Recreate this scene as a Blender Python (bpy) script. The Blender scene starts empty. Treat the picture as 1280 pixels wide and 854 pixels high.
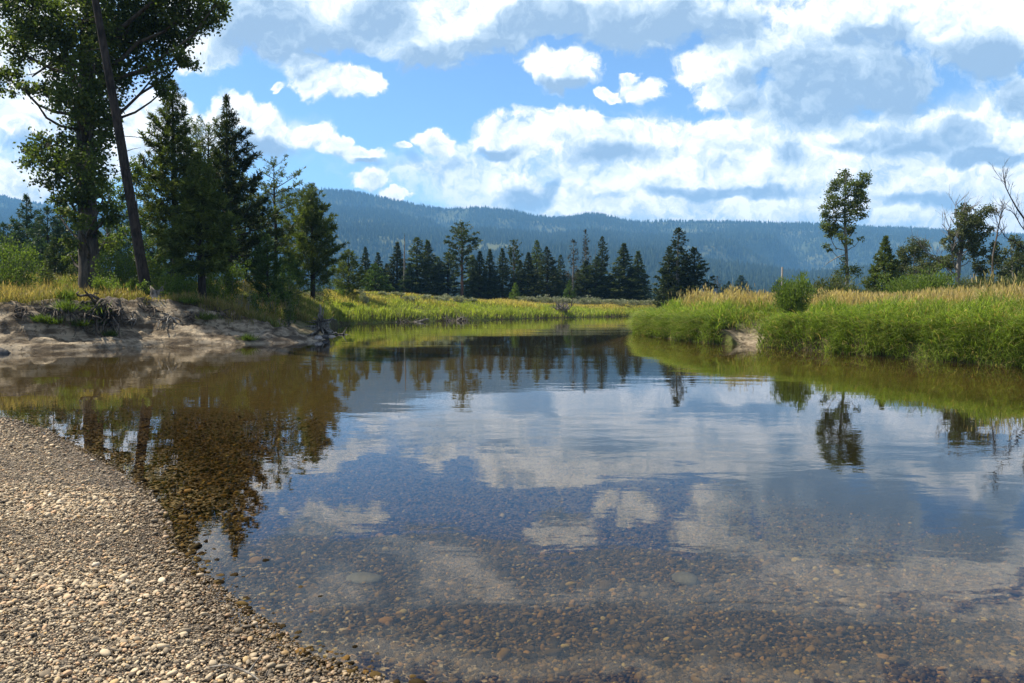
import bpy, bmesh, math
import numpy as np
from mathutils import Vector, Matrix

S = bpy.context.scene
COL = S.collection
R = math.radians

# ------------------------------------------------------------------ camera
CAM_H = 1.7
PITCH = R(2.92)
FPX = 980.0                      # focal length in photo pixels (1280 wide)
cam_d = bpy.data.cameras.new('camera')
cam_d.sensor_width = 36.0
cam_d.lens = FPX / 1280 * 36.0
cam_d.clip_start = 0.05
cam_d.clip_end = 20000
cam = bpy.data.objects.new('camera', cam_d)
COL.objects.link(cam)
cam.location = (0, 0, CAM_H)
cam.rotation_euler = (R(90) - PITCH, 0, 0)
S.camera = cam

# ------------------------------------------------------------------ sun, exposure
SUN_EL, SUN_AZ = R(54), R(-72)   # azimuth from +Y, negative = to the left
sun_dir = Vector((math.sin(SUN_AZ) * math.cos(SUN_EL), math.cos(SUN_AZ) * math.cos(SUN_EL), math.sin(SUN_EL)))
sl = bpy.data.lights.new('sun', 'SUN')
sl.energy = 5.0
sl.angle = R(0.5)
sl.color = (1.0, 0.92, 0.77)
so = bpy.data.objects.new('sun', sl)
COL.objects.link(so)
so.rotation_euler = sun_dir.to_track_quat('Z', 'Y').to_euler()
so.location = (0, 0, 60)

S.view_settings.view_transform = 'Standard'
S.view_settings.look = 'None'
S.view_settings.exposure = 1.05
S.view_settings.gamma = 1.0
S.view_settings.use_curve_mapping = False
S.render.engine = 'CYCLES'
S.cycles.max_bounces = 8
S.cycles.transparent_max_bounces = 12
S.cycles.diffuse_bounces = 2
S.cycles.glossy_bounces = 3
S.cycles.transmission_bounces = 4
S.cycles.volume_bounces = 0
S.cycles.caustics_reflective = False
S.cycles.caustics_refractive = False
S.cycles.sample_clamp_indirect = 6.0
S.cycles.use_denoising = True
try:
    S.cycles.denoiser = 'OPENIMAGEDENOISE'
except Exception:
    pass


# ------------------------------------------------------------------ photo pixel <-> world
def ray(px, py):
    cx, cy = (px - 640) / FPX, (427 - py) / FPX
    return np.array([cx, math.cos(PITCH) + cy * math.sin(PITCH), -math.sin(PITCH) + cy * math.cos(PITCH)])


def at(px, py, D):
    """world point on the ray of a photo pixel at forward distance D"""
    r = ray(px, py)
    k = D / r[1]
    return np.array([r[0] * k, D, CAM_H + r[2] * k])


def G(px, py, z=0.0):
    """where the ray of a photo pixel meets the level z"""
    r = ray(px, py)
    k = (z - CAM_H) / r[2]
    return (r[0] * k, r[1] * k)


# ------------------------------------------------------------------ node helper
class NT:
    def __init__(s, tree):
        s.t = tree
        tree.nodes.clear()

    def n(s, typ, ins=None, **kw):
        nd = s.t.nodes.new(typ)
        for k, v in kw.items():
            setattr(nd, k, v)
        for k, v in (ins or {}).items():
            s.put(nd.inputs[k], v)
        return nd

    def put(s, sock, v):
        if hasattr(v, 'is_output') or isinstance(v, bpy.types.NodeSocket):
            s.t.links.new(v, sock)
        elif v is not None:
            if sock.type == 'RGBA' and len(v) == 3:
                v = (*v, 1)
            sock.default_value = v

    def m(s, op, a, b=None, c=None, clamp=False):
        nd = s.t.nodes.new('ShaderNodeMath')
        nd.operation = op
        nd.use_clamp = clamp
        for i, v in enumerate((a, b, c)):
            if v is not None:
                s.put(nd.inputs[i], v)
        return nd.outputs[0]

    def v(s, op, a, b=None, c=None, scale=None):
        nd = s.t.nodes.new('ShaderNodeVectorMath')
        nd.operation = op
        for i, x in enumerate((a, b, c)):
            if x is not None:
                s.put(nd.inputs[i], x)
        if scale is not None:
            s.put(nd.inputs['Scale'], scale)
        return nd.outputs['Value'] if op in ('LENGTH', 'DOT_PRODUCT', 'DISTANCE') else nd.outputs['Vector']

    def smooth(s, x, a, b, lo=0.0, hi=1.0):
        nd = s.t.nodes.new('ShaderNodeMapRange')
        nd.interpolation_type = 'SMOOTHSTEP'
        for i, v in enumerate((x, a, b, lo, hi)):
            s.put(nd.inputs[i], v)
        return nd.outputs[0]

    def mix(s, f, a, b, blend='MIX'):
        nd = s.t.nodes.new('ShaderNodeMix')
        nd.data_type = 'RGBA'
        nd.blend_type = blend
        nd.clamp_result = False
        s.put(nd.inputs[0], f)
        s.put(nd.inputs[6], a)
        s.put(nd.inputs[7], b)
        return nd.outputs[2]

    def noise(s, vec, scale, detail=2.0, rough=0.5, col=False, dist=0.0):
        nd = s.n('ShaderNodeTexNoise', {'Vector': vec, 'Scale': scale, 'Detail': detail, 'Roughness': rough, 'Distortion': dist})
        return nd.outputs['Color'] if col else nd.outputs[0]

    def ramp(s, f, stops):
        nd = s.t.nodes.new('ShaderNodeValToRGB')
        s.put(nd.inputs[0], f)
        e = nd.color_ramp.elements
        while len(e) < len(stops):
            e.new(0.5)
        for k, (p, c) in enumerate(stops):
            e[k].position = p
            e[k].color = (*c, 1)
        return nd.outputs[0]


# ------------------------------------------------------------------ sky with clouds (world, by direction)
def build_world():
    w = bpy.data.worlds.new('World')
    S.world = w
    w.use_nodes = True
    T = NT(w.node_tree)
    STR = 0.108
    out = T.n('ShaderNodeOutputWorld')
    bg = T.n('ShaderNodeBackground', {'Strength': STR})
    T.t.links.new(bg.outputs[0], out.inputs[0])
    sky = T.n('ShaderNodeTexSky', sky_type='NISHITA', sun_disc=False, sun_elevation=SUN_EL, sun_rotation=SUN_AZ,
              altitude=1500, air_density=1.0, dust_density=0.3, ozone_density=2.5)
    tc = T.n('ShaderNodeTexCoord').outputs['Generated']
    sep = T.n('ShaderNodeSeparateXYZ', {0: tc})
    dx, dy, dz = sep.outputs
    front = T.smooth(dy, 0.30, 0.50)
    dys = T.m('MAXIMUM', dy, 0.2)
    u = T.m('DIVIDE', T.m('MULTIPLY', dx, 9.8), dys)
    v = T.m('DIVIDE', T.m('MULTIPLY', dz, 9.8), dys)
    P = T.n('ShaderNodeCombineXYZ', {0: u, 1: v, 2: 0.0}).outputs[0]

    def uv(px, py):
        r = ray(px, py)
        return r[0] / r[1] * 9.8, r[2] / r[1] * 9.8

    w1 = T.v('SUBTRACT', T.noise(P, 0.9, 2, .5, True), (.5, .5, .5))
    w2 = T.v('SUBTRACT', T.noise(P, 3.2, 3, .6, True), (.5, .5, .5))
    Q = T.v('MULTIPLY_ADD', w1, (.62, .45, 0), P)
    Q = T.v('MULTIPLY_ADD', w2, (.34, .28, 0), Q)
    Q = T.v('MULTIPLY', Q, (1, 1, 0))

    def union(vec, blobs, k=0.25):
        acc = None
        for (px, py, rx, ry) in blobs:
            cu, cv = uv(px, py)
            a, b = 100.0 / rx, 100.0 / ry
            q = T.v('MULTIPLY_ADD', vec, (a, b, 0), (-cu * a, -cv * b, 0))
            l = T.v('LENGTH', q)
            if acc is None:
                acc = l
            else:
                nd = T.n('ShaderNodeMath', {0: acc, 1: l, 2: k}, operation='SMOOTH_MIN')
                acc = nd.outputs[0]
        return T.m('SUBTRACT', 1.0, acc)

    puffy = [(348, 103, 13, 8), (792, 92, 18, 7), (366, 62, 16, 12), (772, 118, 14, 7), (325, 28, 72, 48), (410, 14, 105, 58), (420, 100, 76, 25), (375, 76, 30, 20), (540, 36, 112, 52), (640, 16, 90, 46),
             (700, 78, 58, 34), (800, 20, 190, 42), (760, 114, 22, 9), (805, 108, 34, 19), (905, 85, 70, 38), (960, 60, 90, 46), (905, 118, 50, 26),
             (1060, 90, 130, 66), (1000, 140, 90, 40), (1080, 20, 160, 40), (1240, 55, 90, 58), (1275, 115, 32, 34), (1200, 20, 120, 36),
             (540, 180, 30, 19), (500, 184, 14, 8), (640, 175, 74, 34), (700, 150, 66, 25), (770, 180, 100, 36), (648, 238, 52, 32),
             (900, 190, 130, 52), (860, 235, 110, 44), (1000, 220, 120, 60), (1090, 190, 110, 50), (1150, 165, 100, 40), (1240, 170, 80, 46),
             (1180, 240, 140, 40), (1050, 262, 160, 26), (760, 250, 80, 32), (1290, 240, 90, 60),
             (300, 150, 62, 44), (345, 170, 42, 32), (255, 180, 50, 40), (400, 168, 27, 18), (425, 184, 23, 16), (452, 196, 30, 15), (462, 228, 26, 16),
             (487, 247, 26, 9), (255, 62, 46, 34), (215, 20, 60, 30), (10, 60, 70, 60), (60, 110, 60, 40), (30, 158, 40, 14), (165, 165, 50, 44),
             (20, 225, 60, 34), (205, 130, 30, 22), (60, -20, 160, 50), (120, 205, 40, 30),
             (500, -60, 300, 60), (900, -70, 420, 70), (1250, -60, 200, 60), (200, -110, 260, 40), (640, -190, 240, 50), (1100, -200, 200, 70),
             (-140, 130, 120, 60), (-260, 220, 160, 40), (-240, 40, 90, 60), (1420, 150, 120, 70), (1560, 60, 140, 60), (1500, 250, 180, 30)]
    soft = [(880, 272, 330, 44), (1180, 275, 330, 60), (640, 262, 120, 22), (600, 222, 150, 46), (820, 210, 260, 62), (1080, 205, 300, 86), (1250, 190, 260, 90), (700, 250, 150, 36), (540, 212, 90, 22),
            (60, 130, 150, 90), (180, 170, 110, 50), (330, 175, 90, 42), (300, 10, 200, 40), (700, -10, 500, 50), (30, 225, 120, 60)]
    dark = [(1050, 108, 125, 50), (860, 40, 130, 30), (330, 25, 85, 50), (400, 55, 60, 30), (480, 20, 50, 40), (300, 45, 50, 30), (610, 60, 50, 26), (560, 78, 60, 20), (790, 28, 170, 34),
            (690, 20, 90, 20), (880, 30, 60, 24), (1040, 112, 105, 42), (1000, 135, 70, 26), (1110, 90, 70, 44), (1090, 50, 50, 26), (1230, 75, 60, 26), (1275, 115, 30, 26),
            (655, 252, 30, 20), (690, 240, 14, 22), (760, 188, 55, 14), (620, 190, 30, 7), (1140, 170, 82, 20), (1195, 160, 38, 22), (985, 195, 22, 20), (1145, 252, 60, 12),
            (1080, 185, 50, 9), (1230, 196, 60, 12), (860, 240, 60, 8), (930, 244, 60, 8), (330, 195, 60, 16), (290, 170, 20, 20), (460, 205, 18, 5), (700, 103, 30, 8),
            (600, -50, 300, 30), (1000, -70, 300, 40), (180, 15, 40, 22)]
    f_p = union(Q, puffy)
    f_p1 = union(T.v('ADD', Q, (-.06, .13, 0)), puffy)
    f_s = union(Q, soft, .5)
    f_d = union(Q, dark, .5)

    def billow(vec, sc, det):
        nd = T.n('ShaderNodeTexVoronoi', {'Vector': vec, 'Scale': sc, 'Detail': det, 'Roughness': .6, 'Lacunarity': 2.2, 'Smoothness': .25},
                 voronoi_dimensions='2D', feature='SMOOTH_F1', normalize=True)
        return T.m('SUBTRACT', 1.0, nd.outputs['Distance'])

    QB = T.v('MULTIPLY_ADD', w2, (.16, .16, 0), Q)
    b0 = billow(QB, 2.2, 4.0)
    b1 = billow(T.v('ADD', QB, (-.05, .09, 0)), 2.2, 4.0)
    fb = T.noise(Q, 2.0, 8, .62)
    fb1 = T.noise(T.v('ADD', Q, (-.08, .13, 0)), 2.0, 8, .62)
    fbc = T.m('SUBTRACT', fb, .5)
    det = T.m('ADD', T.m('MULTIPLY', T.m('SUBTRACT', b0, .66), 1.0), T.m('MULTIPLY', fbc, 1.8))
    dens = T.m('ADD', f_p, T.m('MULTIPLY', det, .68))
    cov_p = T.smooth(dens, .04, .36)
    cov_s = T.m('MULTIPLY', T.smooth(T.m('ADD', f_s, T.m('MULTIPLY', fbc, 1.3)), -.12, .70), .90)
    cov = T.m('SUBTRACT', 1.0, T.m('MULTIPLY', T.m('SUBTRACT', 1.0, cov_p), T.m('SUBTRACT', 1.0, cov_s)))
    # light and shade within the clouds
    emb = T.m('ADD', T.m('MULTIPLY', T.m('SUBTRACT', b0, b1), 1.1), T.m('MULTIPLY', T.m('SUBTRACT', fb, fb1), 1.5))
    sh = T.smooth(T.m('ADD', f_d, T.m('MULTIPLY', fbc, 1.5)), -.50, .66)
    base_sh = T.m('MULTIPLY', T.m('SUBTRACT', f_p1, f_p), .85)
    sh = T.m('ADD', sh, base_sh, clamp=True)
    core = T.m('MULTIPLY', T.smooth(dens, .30, 1.0), .22)
    sh = T.m('ADD', T.m('MULTIPLY', sh, .97), T.m('MULTIPLY', core, T.m('SUBTRACT', 1.0, sh)))
    sh = T.m('SUBTRACT', sh, T.m('MULTIPLY', emb, T.m('SUBTRACT', 1.35, T.m('MULTIPLY', sh, .60))), clamp=True)
    sh = T.m('ADD', sh, T.m('ADD', .05, T.m('MULTIPLY', T.m('SUBTRACT', 1.0, cov_p), .10)), clamp=True)
    cc = T.ramp(sh, [(0, (1.28, 1.265, 1.22)), (.12, (1.04, 1.04, 1.025)), (.32, (.83, .885, .93)), (.62, (.52, .645, .765)), (1, (.30, .425, .585))])
    # the rest of the sky, out of the photo's view
    zz = T.m('ADD', T.m('MAXIMUM', dz, 0.0), .22)
    p2 = T.n('ShaderNodeCombineXYZ', {0: T.m('DIVIDE', dx, zz), 1: T.m('DIVIDE', dy, zz), 2: 0.0}).outputs[0]
    g = T.noise(p2, 1.3, 6, .55)
    cov_g = T.smooth(g, .46, .60)
    cc_g = T.ramp(T.smooth(g, .52, .75), [(0, (.80, .78, .75)), (1, (.40, .44, .50))])
    covf = T.n('ShaderNodeMix', {0: front, 2: cov_g, 3: cov}, data_type='FLOAT').outputs[0]
    ccf = T.mix(front, cc_g, cc)
    ccf = T.mix(1.0, ccf, (.66 / STR,) * 3, 'MULTIPLY')
    skyc = T.mix(1.0, sky.outputs[0], (.72, .87, .95), 'MULTIPLY')
    final = T.mix(covf, skyc, ccf)
    T.t.links.new(final, bg.inputs['Color'])
    w.cycles.sampling_method = 'MANUAL'
    w.cycles.sample_map_resolution = 512


build_world()


# ------------------------------------------------------------------ numpy noise
def _hash(ix, iy, seed):
    h = (ix.astype(np.int64) * 374761393 + iy.astype(np.int64) * 668265263 + seed * 1274126177) & 0x7fffffff
    h = ((h ^ (h >> 13)) * 1274126177) & 0x7fffffff
    h = (h ^ (h >> 16)) & 0xffff
    return h / 65535.0


def vnoise(x, y, seed=0):
    ix, iy = np.floor(x), np.floor(y)
    fx, fy = x - ix, y - iy
    fx, fy = fx * fx * (3 - 2 * fx), fy * fy * (3 - 2 * fy)
    a, b = _hash(ix, iy, seed), _hash(ix + 1, iy, seed)
    c, d = _hash(ix, iy + 1, seed), _hash(ix + 1, iy + 1, seed)
    return (a + (b - a) * fx) * (1 - fy) + (c + (d - c) * fx) * fy - .5


def fbm(x, y, seed=0, octv=4, gain=.5):
    s, a = 0, 1.0
    for o in range(octv):
        s = s + a * vnoise(x * 2 ** o + 17.3 * o, y * 2 ** o - 9.1 * o, seed + o)
        a *= gain
    return s


def sstep(x, a, b):
    t = np.clip((x - a) / (b - a), 0, 1)
    return t * t * (3 - 2 * t)


# ------------------------------------------------------------------ mesh helpers
def mesh_np(name, V, F, mat, attrs=None, smooth=False, parent=None, F3=None):
    me = bpy.data.meshes.new(name)
    V = np.asarray(V, np.float32)
    F = np.asarray(F, np.int32)
    nf4, k = (F.shape if len(F) else (0, 4))
    loops = F.ravel()
    starts = np.arange(nf4, dtype=np.int32) * k
    if F3 is not None and len(F3):
        F3 = np.asarray(F3, np.int32)
        starts = np.concatenate([starts, len(loops) + np.arange(len(F3), dtype=np.int32) * 3])
        loops = np.concatenate([loops, F3.ravel()])
    me.vertices.add(len(V))
    me.vertices.foreach_set('co', V.ravel())
    me.loops.add(len(loops))
    me.loops.foreach_set('vertex_index', loops)
    me.polygons.add(len(starts))
    me.polygons.foreach_set('loop_start', starts)
    for an, av in (attrs or {}).items():
        a = me.attributes.new(an, 'FLOAT', 'POINT')
        a.data.foreach_set('value', np.asarray(av, np.float32))
    me.update(calc_edges=True)
    me.polygons.foreach_set('use_smooth', np.full(len(starts), smooth))
    if mat:
        me.materials.append(mat)
    o = bpy.data.objects.new(name, me)
    COL.objects.link(o)
    if parent:
        o.parent = parent
    return o


class Acc:
    def __init__(s):
        s.V, s.F, s.A, s.n = [], [], [], 0

    def add(s, V, F, a=None):
        V = np.asarray(V, float)
        s.V.append(V)
        s.F.append(np.asarray(F) + s.n)
        s.A.append(np.zeros(len(V)) if a is None else np.broadcast_to(a, (len(V),)))
        s.n += len(V)

    def tube(s, pts, rad, k=6, a=0.0):
        pts = np.asarray(pts, float)
        rad = np.broadcast_to(np.asarray(rad, float), (len(pts),))
        t = np.gradient(pts, axis=0)
        t /= np.linalg.norm(t, axis=1)[:, None] + 1e-9
        ref = np.array([0.31, 0.87, 0.12]) if abs(t[0][2]) > .6 else np.array([.05, .1, 1.0])
        u = np.cross(t, ref)
        u /= np.linalg.norm(u, axis=1)[:, None] + 1e-9
        w = np.cross(t, u)
        an = np.arange(k) * 2 * math.pi / k
        ring = pts[:, None] + rad[:, None, None] * (np.cos(an)[None, :, None] * u[:, None] + np.sin(an)[None, :, None] * w[:, None])
        V = ring.reshape(-1, 3)
        i = np.arange(len(pts) - 1)[:, None] * k
        j = np.arange(k)[None]
        j2 = (j + 1) % k
        F = np.stack([i + j, i + j2, i + k + j2, i + k + j], -1).reshape(-1, 4)
        # end cap (fan of quads folded)
        V = np.vstack([V, pts[-1:]])
        c = len(V) - 1
        b = (len(pts) - 1) * k
        jj = np.arange(k)
        cap = np.stack([b + jj, b + (jj + 1) % k, np.full(k, c), np.full(k, c)], -1)
        F = np.vstack([F, cap[:, [0, 1, 2, 2]]]) if False else F
        s.add(V, F, a)

    def cards(s, B, d, side, l, w, a):
        """leaf-shaped quads: base B, direction d, side vector, length, width"""
        N = len(B)
        l = np.broadcast_to(l, (N,))[:, None]
        w = np.broadcast_to(w, (N,))[:, None]
        V = np.empty((N, 4, 3))
        V[:, 0] = B
        V[:, 1] = B + d * l * .5 + side * w * .5
        V[:, 2] = B + d * l
        V[:, 3] = B + d * l * .5 - side * w * .5
        F = np.arange(N * 4).reshape(N, 4)
        s.add(V.reshape(-1, 3), F, np.repeat(np.broadcast_to(a, (N,)), 4))

    def obj(s, name, mat, parent=None, smooth=False):
        if not s.V:
            return None
        return mesh_np(name, np.vstack(s.V), np.vstack(s.F), mat, {'rnd': np.concatenate(s.A)}, smooth, parent)


def unit(v):
    return v / (np.linalg.norm(v, axis=-1, keepdims=True) + 1e-9)


def rand_unit(rng, n):
    return unit(rng.normal(size=(n, 3)))


def perp(rng, d):
    return unit(np.cross(d, rand_unit(rng, len(d))))


def tag(o, label=None, cat=None, group=None, kind=None):
    if label:
        o['label'] = label
    if cat:
        o['category'] = cat
    if group:
        o['group'] = group
    if kind:
        o['kind'] = kind
    return o


def thing(name, label, cat, loc=(0, 0, 0), rz=0.0, group=None, sc=(1, 1, 1)):
    o = bpy.data.objects.new(name, None)
    o.empty_display_size = .3
    COL.objects.link(o)
    o.location = loc
    o.rotation_euler = (0, 0, rz)
    o.scale = sc
    return tag(o, label, cat, group)


def copy_tree(o, parent=None):
    c = o.copy()
    COL.objects.link(c)
    c.parent = parent
    for ch in list(o.children):
        copy_tree(ch, c)
    return c


# ------------------------------------------------------------------ materials
def mat_new(name):
    m = bpy.data.materials.new(name)
    m.use_nodes = True
    T = NT(m.node_tree)
    out = T.n('ShaderNodeOutputMaterial')
    return m, T, out


def foliage_mat(name, stops, trans=.35, rough=.6, tcol=1.5, obj_var=.0, spec=.12):
    m, T, out = mat_new(name)
    a = T.n('ShaderNodeAttribute', attribute_name='rnd').outputs['Fac']
    col = T.ramp(a, stops)
    if obj_var:
        oi = T.n('ShaderNodeObjectInfo').outputs['Random']
        col = T.mix(1.0, col, T.ramp(oi, [(0, (1 - obj_var,) * 3), (1, (1 + obj_var, 1 + obj_var, 1 + obj_var * .6))]), 'MULTIPLY')
    bs = T.n('ShaderNodeBsdfPrincipled', {'Base Color': col, 'Roughness': max(rough, .55), 'Specular IOR Level': spec})
    tr = T.n('ShaderNodeBsdfTranslucent', {'Color': T.mix(1.0, col, (tcol, tcol * 1.15, tcol * .5), 'MULTIPLY')})
    mx = T.n('ShaderNodeMixShader', {0: trans, 1: bs.outputs[0], 2: tr.outputs[0]})
    T.t.links.new(mx.outputs[0], out.inputs[0])
    return m


def bark_mat(name, c1, c2, scale=8.0, stretch=.25, bump=.6):
    m, T, out = mat_new(name)
    co = T.n('ShaderNodeTexCoord').outputs['Object']
    p = T.v('MULTIPLY', co, (1, 1, stretch))
    n1 = T.noise(p, scale, 5, .65)
    n2 = T.noise(co, scale * .2, 3)
    col = T.mix(T.smooth(T.m('ADD', n1, T.m('MULTIPLY', T.m('SUBTRACT', n2, .5), .5)), .32, .68), c1, c2)
    bp = T.n('ShaderNodeBump', {'Strength': bump, 'Distance': .04, 'Height': n1})
    bs = T.n('ShaderNodeBsdfPrincipled', {'Base Color': col, 'Roughness': .9, 'Normal': bp.outputs[0], 'Specular IOR Level': .15})
    T.t.links.new(bs.outputs[0], out.inputs[0])
    return m


M = {}
M['bark_cotton'] = bark_mat('cottonwood_bark', (.045, .036, .028), (.13, .105, .08), 7)
M['bark_pine'] = bark_mat('pine_bark', (.017, .013, .011), (.055, .043, .035), 9, bump=1.0)
M['bark_red'] = bark_mat('reddish_pine_bark', (.06, .035, .025), (.16, .09, .06), 6)
M['bark_grey'] = bark_mat('grey_twig_bark', (.10, .09, .08), (.24, .22, .20), 8)
M['bark_pale'] = bark_mat('pale_bark', (.10, .095, .07), (.24, .22, .17), 8)
M['deadwood'] = bark_mat('weathered_deadwood', (.06, .05, .042), (.26, .235, .20), 10, .4)
M['root'] = bark_mat('root_wood', (.035, .028, .022), (.14, .115, .09), 10, .5)
M['leaf_cotton'] = foliage_mat('cottonwood_leaves', [(0, (.032, .044, .011)), (.55, (.078, .102, .023)), (.9, (.145, .165, .038)), (1, (.20, .19, .055))], .36, .45, 1.5)
M['leaf_aspen'] = foliage_mat('aspen_leaves', [(0, (.045, .060, .018)), (.6, (.092, .115, .030)), (1, (.16, .175, .05))], .36, .4, 1.5)
M['leaf_willow'] = foliage_mat('willow_leaves', [(0, (.045, .068, .014)), (.5, (.100, .140, .028)), (1, (.18, .22, .055))], .38, .5, 1.5)
M['leaf_olive'] = foliage_mat('olive_leaves', [(0, (.040, .048, .020)), (.5, (.082, .095, .036)), (1, (.14, .15, .062))], .3, .5, 1.4)
M['leaf_under'] = foliage_mat('understory_leaves', [(0, (.036, .054, .013)), (.5, (.090, .125, .028)), (1, (.17, .20, .05))], .38, .5, 1.5)
M['needle'] = foliage_mat('pine_needles', [(0, (.036, .048, .012)), (.6, (.085, .108, .026)), (1, (.17, .185, .048))], .30, .5, 1.4)
M['needle_dark'] = foliage_mat('dark_spruce_needles', [(0, (.023, .032, .012)), (.6, (.050, .066, .022)), (1, (.10, .115, .038))], .22, .55, 1.2, .35)
M['needle_blue'] = foliage_mat('bluish_pine_needles', [(0, (.022, .038, .020)), (.6, (.044, .070, .034)), (1, (.08, .11, .045))], .24, .5, 1.3)
M['needle_light'] = foliage_mat('light_sapling_needles', [(0, (.030, .050, .014)), (.6, (.060, .095, .026)), (1, (.105, .15, .042))], .28, .5, 1.4)
M['needle_brown'] = foliage_mat('browning_needles', [(0, (.030, .028, .016)), (.6, (.052, .046, .026)), (1, (.085, .07, .04))], .2, .6, 1.2)
M['sage'] = foliage_mat('sagebrush_leaves', [(0, (.17, .175, .115)), (.6, (.30, .30, .20)), (1, (.44, .42, .30))], .2, .7, 1.1)
M['dry_twigs'] = foliage_mat('dry_twigs', [(0, (.07, .055, .042)), (.6, (.15, .125, .10)), (1, (.28, .25, .21))], .05, .8, 1.0)


# ------------------------------------------------------------------ the river's outline on the level z = 0
# x, y, bank height, bank width, underwater slope, kind (0 grass, 1 sand face, 2 gravel)
def gp(px, py, *r):
    return (*G(px, py), *r)


BEACH = (.55, 8.0, .065, 2)
SHORE = [(6, -6, *BEACH), (3, -1.5, *BEACH), (1.3, 1.2, *BEACH), (.25, 2.6, *BEACH), gp(455, 858, *BEACH), gp(374, 830, *BEACH), gp(298, 772, *BEACH),
         gp(224, 714, *BEACH), gp(203, 690, *BEACH), gp(196, 655, *BEACH), gp(170, 610, *BEACH), gp(134, 584, *BEACH), gp(90, 561, *BEACH), gp(50, 538, *BEACH), gp(0, 523, *BEACH),
         (-11.5, 13.2, *BEACH), (-18, 17, *BEACH), (-30, 20, *BEACH), (-70, 22, *BEACH),
         (-70, 33, 1.6, 3, .3, 1), (-30, 29.5, 1.6, 3, .5, 1), gp(-90, 442, 1.7, 2.3, .5, 1), gp(0, 441, 1.75, 2.2, .5, 1), gp(60, 439.5, 1.75, 2.2, .5, 1), gp(120, 437, 1.75, 2.2, .5, 1), gp(160, 434.5, 1.75, 2.2, .5, 1),
         gp(200, 432.5, 1.72, 2.4, .5, 1), gp(245, 432, 1.65, 2.6, .5, 1), gp(290, 431, 1.5, 3.0, .5, 1), gp(330, 430, 1.25, 3.2, .5, 1), gp(370, 428.5, .8, 3.0, .3, 1), gp(398, 427, .35, 2.2, .3, 1), gp(408, 424, .3, 2.0, .4, 1),
         gp(410, 417, 1.3, 3.0, .9, 0), gp(414, 410, 2.1, 3.2, .9, 0), gp(425, 406, 2.4, 4.5, .9, 0),
         gp(450, 404.5, 2.6, 7, .9, 0), gp(500, 402.5, 2.6, 7, .9, 0), gp(560, 401, 2.4, 7, .9, 0), gp(600, 400.5, 2.0, 7, .9, 0), gp(640, 399, 1.75, 6, .9, 0), gp(690, 397.5, 1.5, 5, .9, 0),
         gp(715, 397, 1.2, 5, .9, 0), gp(760, 396, 1.15, 6, .9, 0), gp(812, 395.2, 1.15, 6, .9, 0), (30, 97, 1.2, 6, .9, 0), (90, 101, 1.2, 6, .9, 0),
         (90, 84, 1.0, 4, .9, 0), (32, 80, 1.0, 4, .9, 0), (14, 61, .95, 3, .9, 0), (8.2, 49, .9, 2.5, .9, 0), gp(793, 417, .85, 2.2, .9, 0), gp(812, 420, .9, 2.2, .9, 0), gp(850, 425, .95, 2.0, .9, 0),
         gp(885, 429, .95, 2.0, .9, 0), gp(915, 431, .9, 2.2, .35, 0), gp(930, 430, .75, 3.0, .3, 1), gp(942, 431, .8, 2.5, .3, 1), gp(952, 433.5, .95, 1.8, .9, 0), gp(1000, 437, 1.0, 1.8, .9, 0),
         gp(1050, 441, 1.0, 1.8, .9, 0), gp(1150, 449, 1.0, 1.8, .9, 0), gp(1280, 459, 1.0, 1.8, .9, 0),
         (18, 17, 1.0, 1.8, .9, 0), (27, 12, 1.0, 2, .9, 0), (46, 7, 1.0, 2, .9, 0), (70, -20, 1.0, 3, .3, 0), (20, -20, *BEACH)]
SH = np.array(SHORE, float)


def shore_info(x, y):
    """signed distance to the shoreline (+ on land) and the bank's numbers blended from the near stretches"""
    x = np.asarray(x, float).ravel()
    y = np.asarray(y, float).ravel()
    N = len(x)
    best = np.full(N, 1e18)
    wsum = np.zeros(N)
    acc = np.zeros((N, 6))
    ws2 = np.zeros(N)
    inside = np.zeros(N, bool)
    for i in range(len(SH)):
        a, b = SH[i], SH[(i + 1) % len(SH)]
        ex, ey = b[0] - a[0], b[1] - a[1]
        L2 = ex * ex + ey * ey
        t = np.clip(((x - a[0]) * ex + (y - a[1]) * ey) / L2, 0, 1)
        d2 = (x - a[0] - t * ex) ** 2 + (y - a[1] - t * ey) ** 2
        np.minimum(best, d2, out=best)
        wgt = math.sqrt(L2) ** .5 / (d2 + .05) ** 2
        wsum += wgt
        ka, kb = a[5], b[5]
        acc[:, 0] += wgt * (a[2] + t * (b[2] - a[2]))
        acc[:, 1] += wgt * (a[3] + t * (b[3] - a[3]))
        w2 = L2 ** .5 / (d2 + 6.0) ** 1.5
        ws2 += w2
        acc[:, 2] += w2 * (a[4] + t * (b[4] - a[4]))
        acc[:, 3] += wgt * ((1 - t) * (ka == 1) + t * (kb == 1))
        acc[:, 4] += wgt * ((1 - t) * (ka == 2) + t * (kb == 2))
        c = (a[1] > y) != (b[1] > y)
        if a[1] != b[1]:
            inside ^= c & (x < (b[0] - a[0]) * (y - a[1]) / (b[1] - a[1]) + a[0])
    acc[:, 2] *= wsum / ws2
    acc /= wsum[:, None]
    d = np.sqrt(best)
    return np.where(inside, -d, d), acc[:, 0], acc[:, 1], acc[:, 2], acc[:, 3], acc[:, 4]


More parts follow.
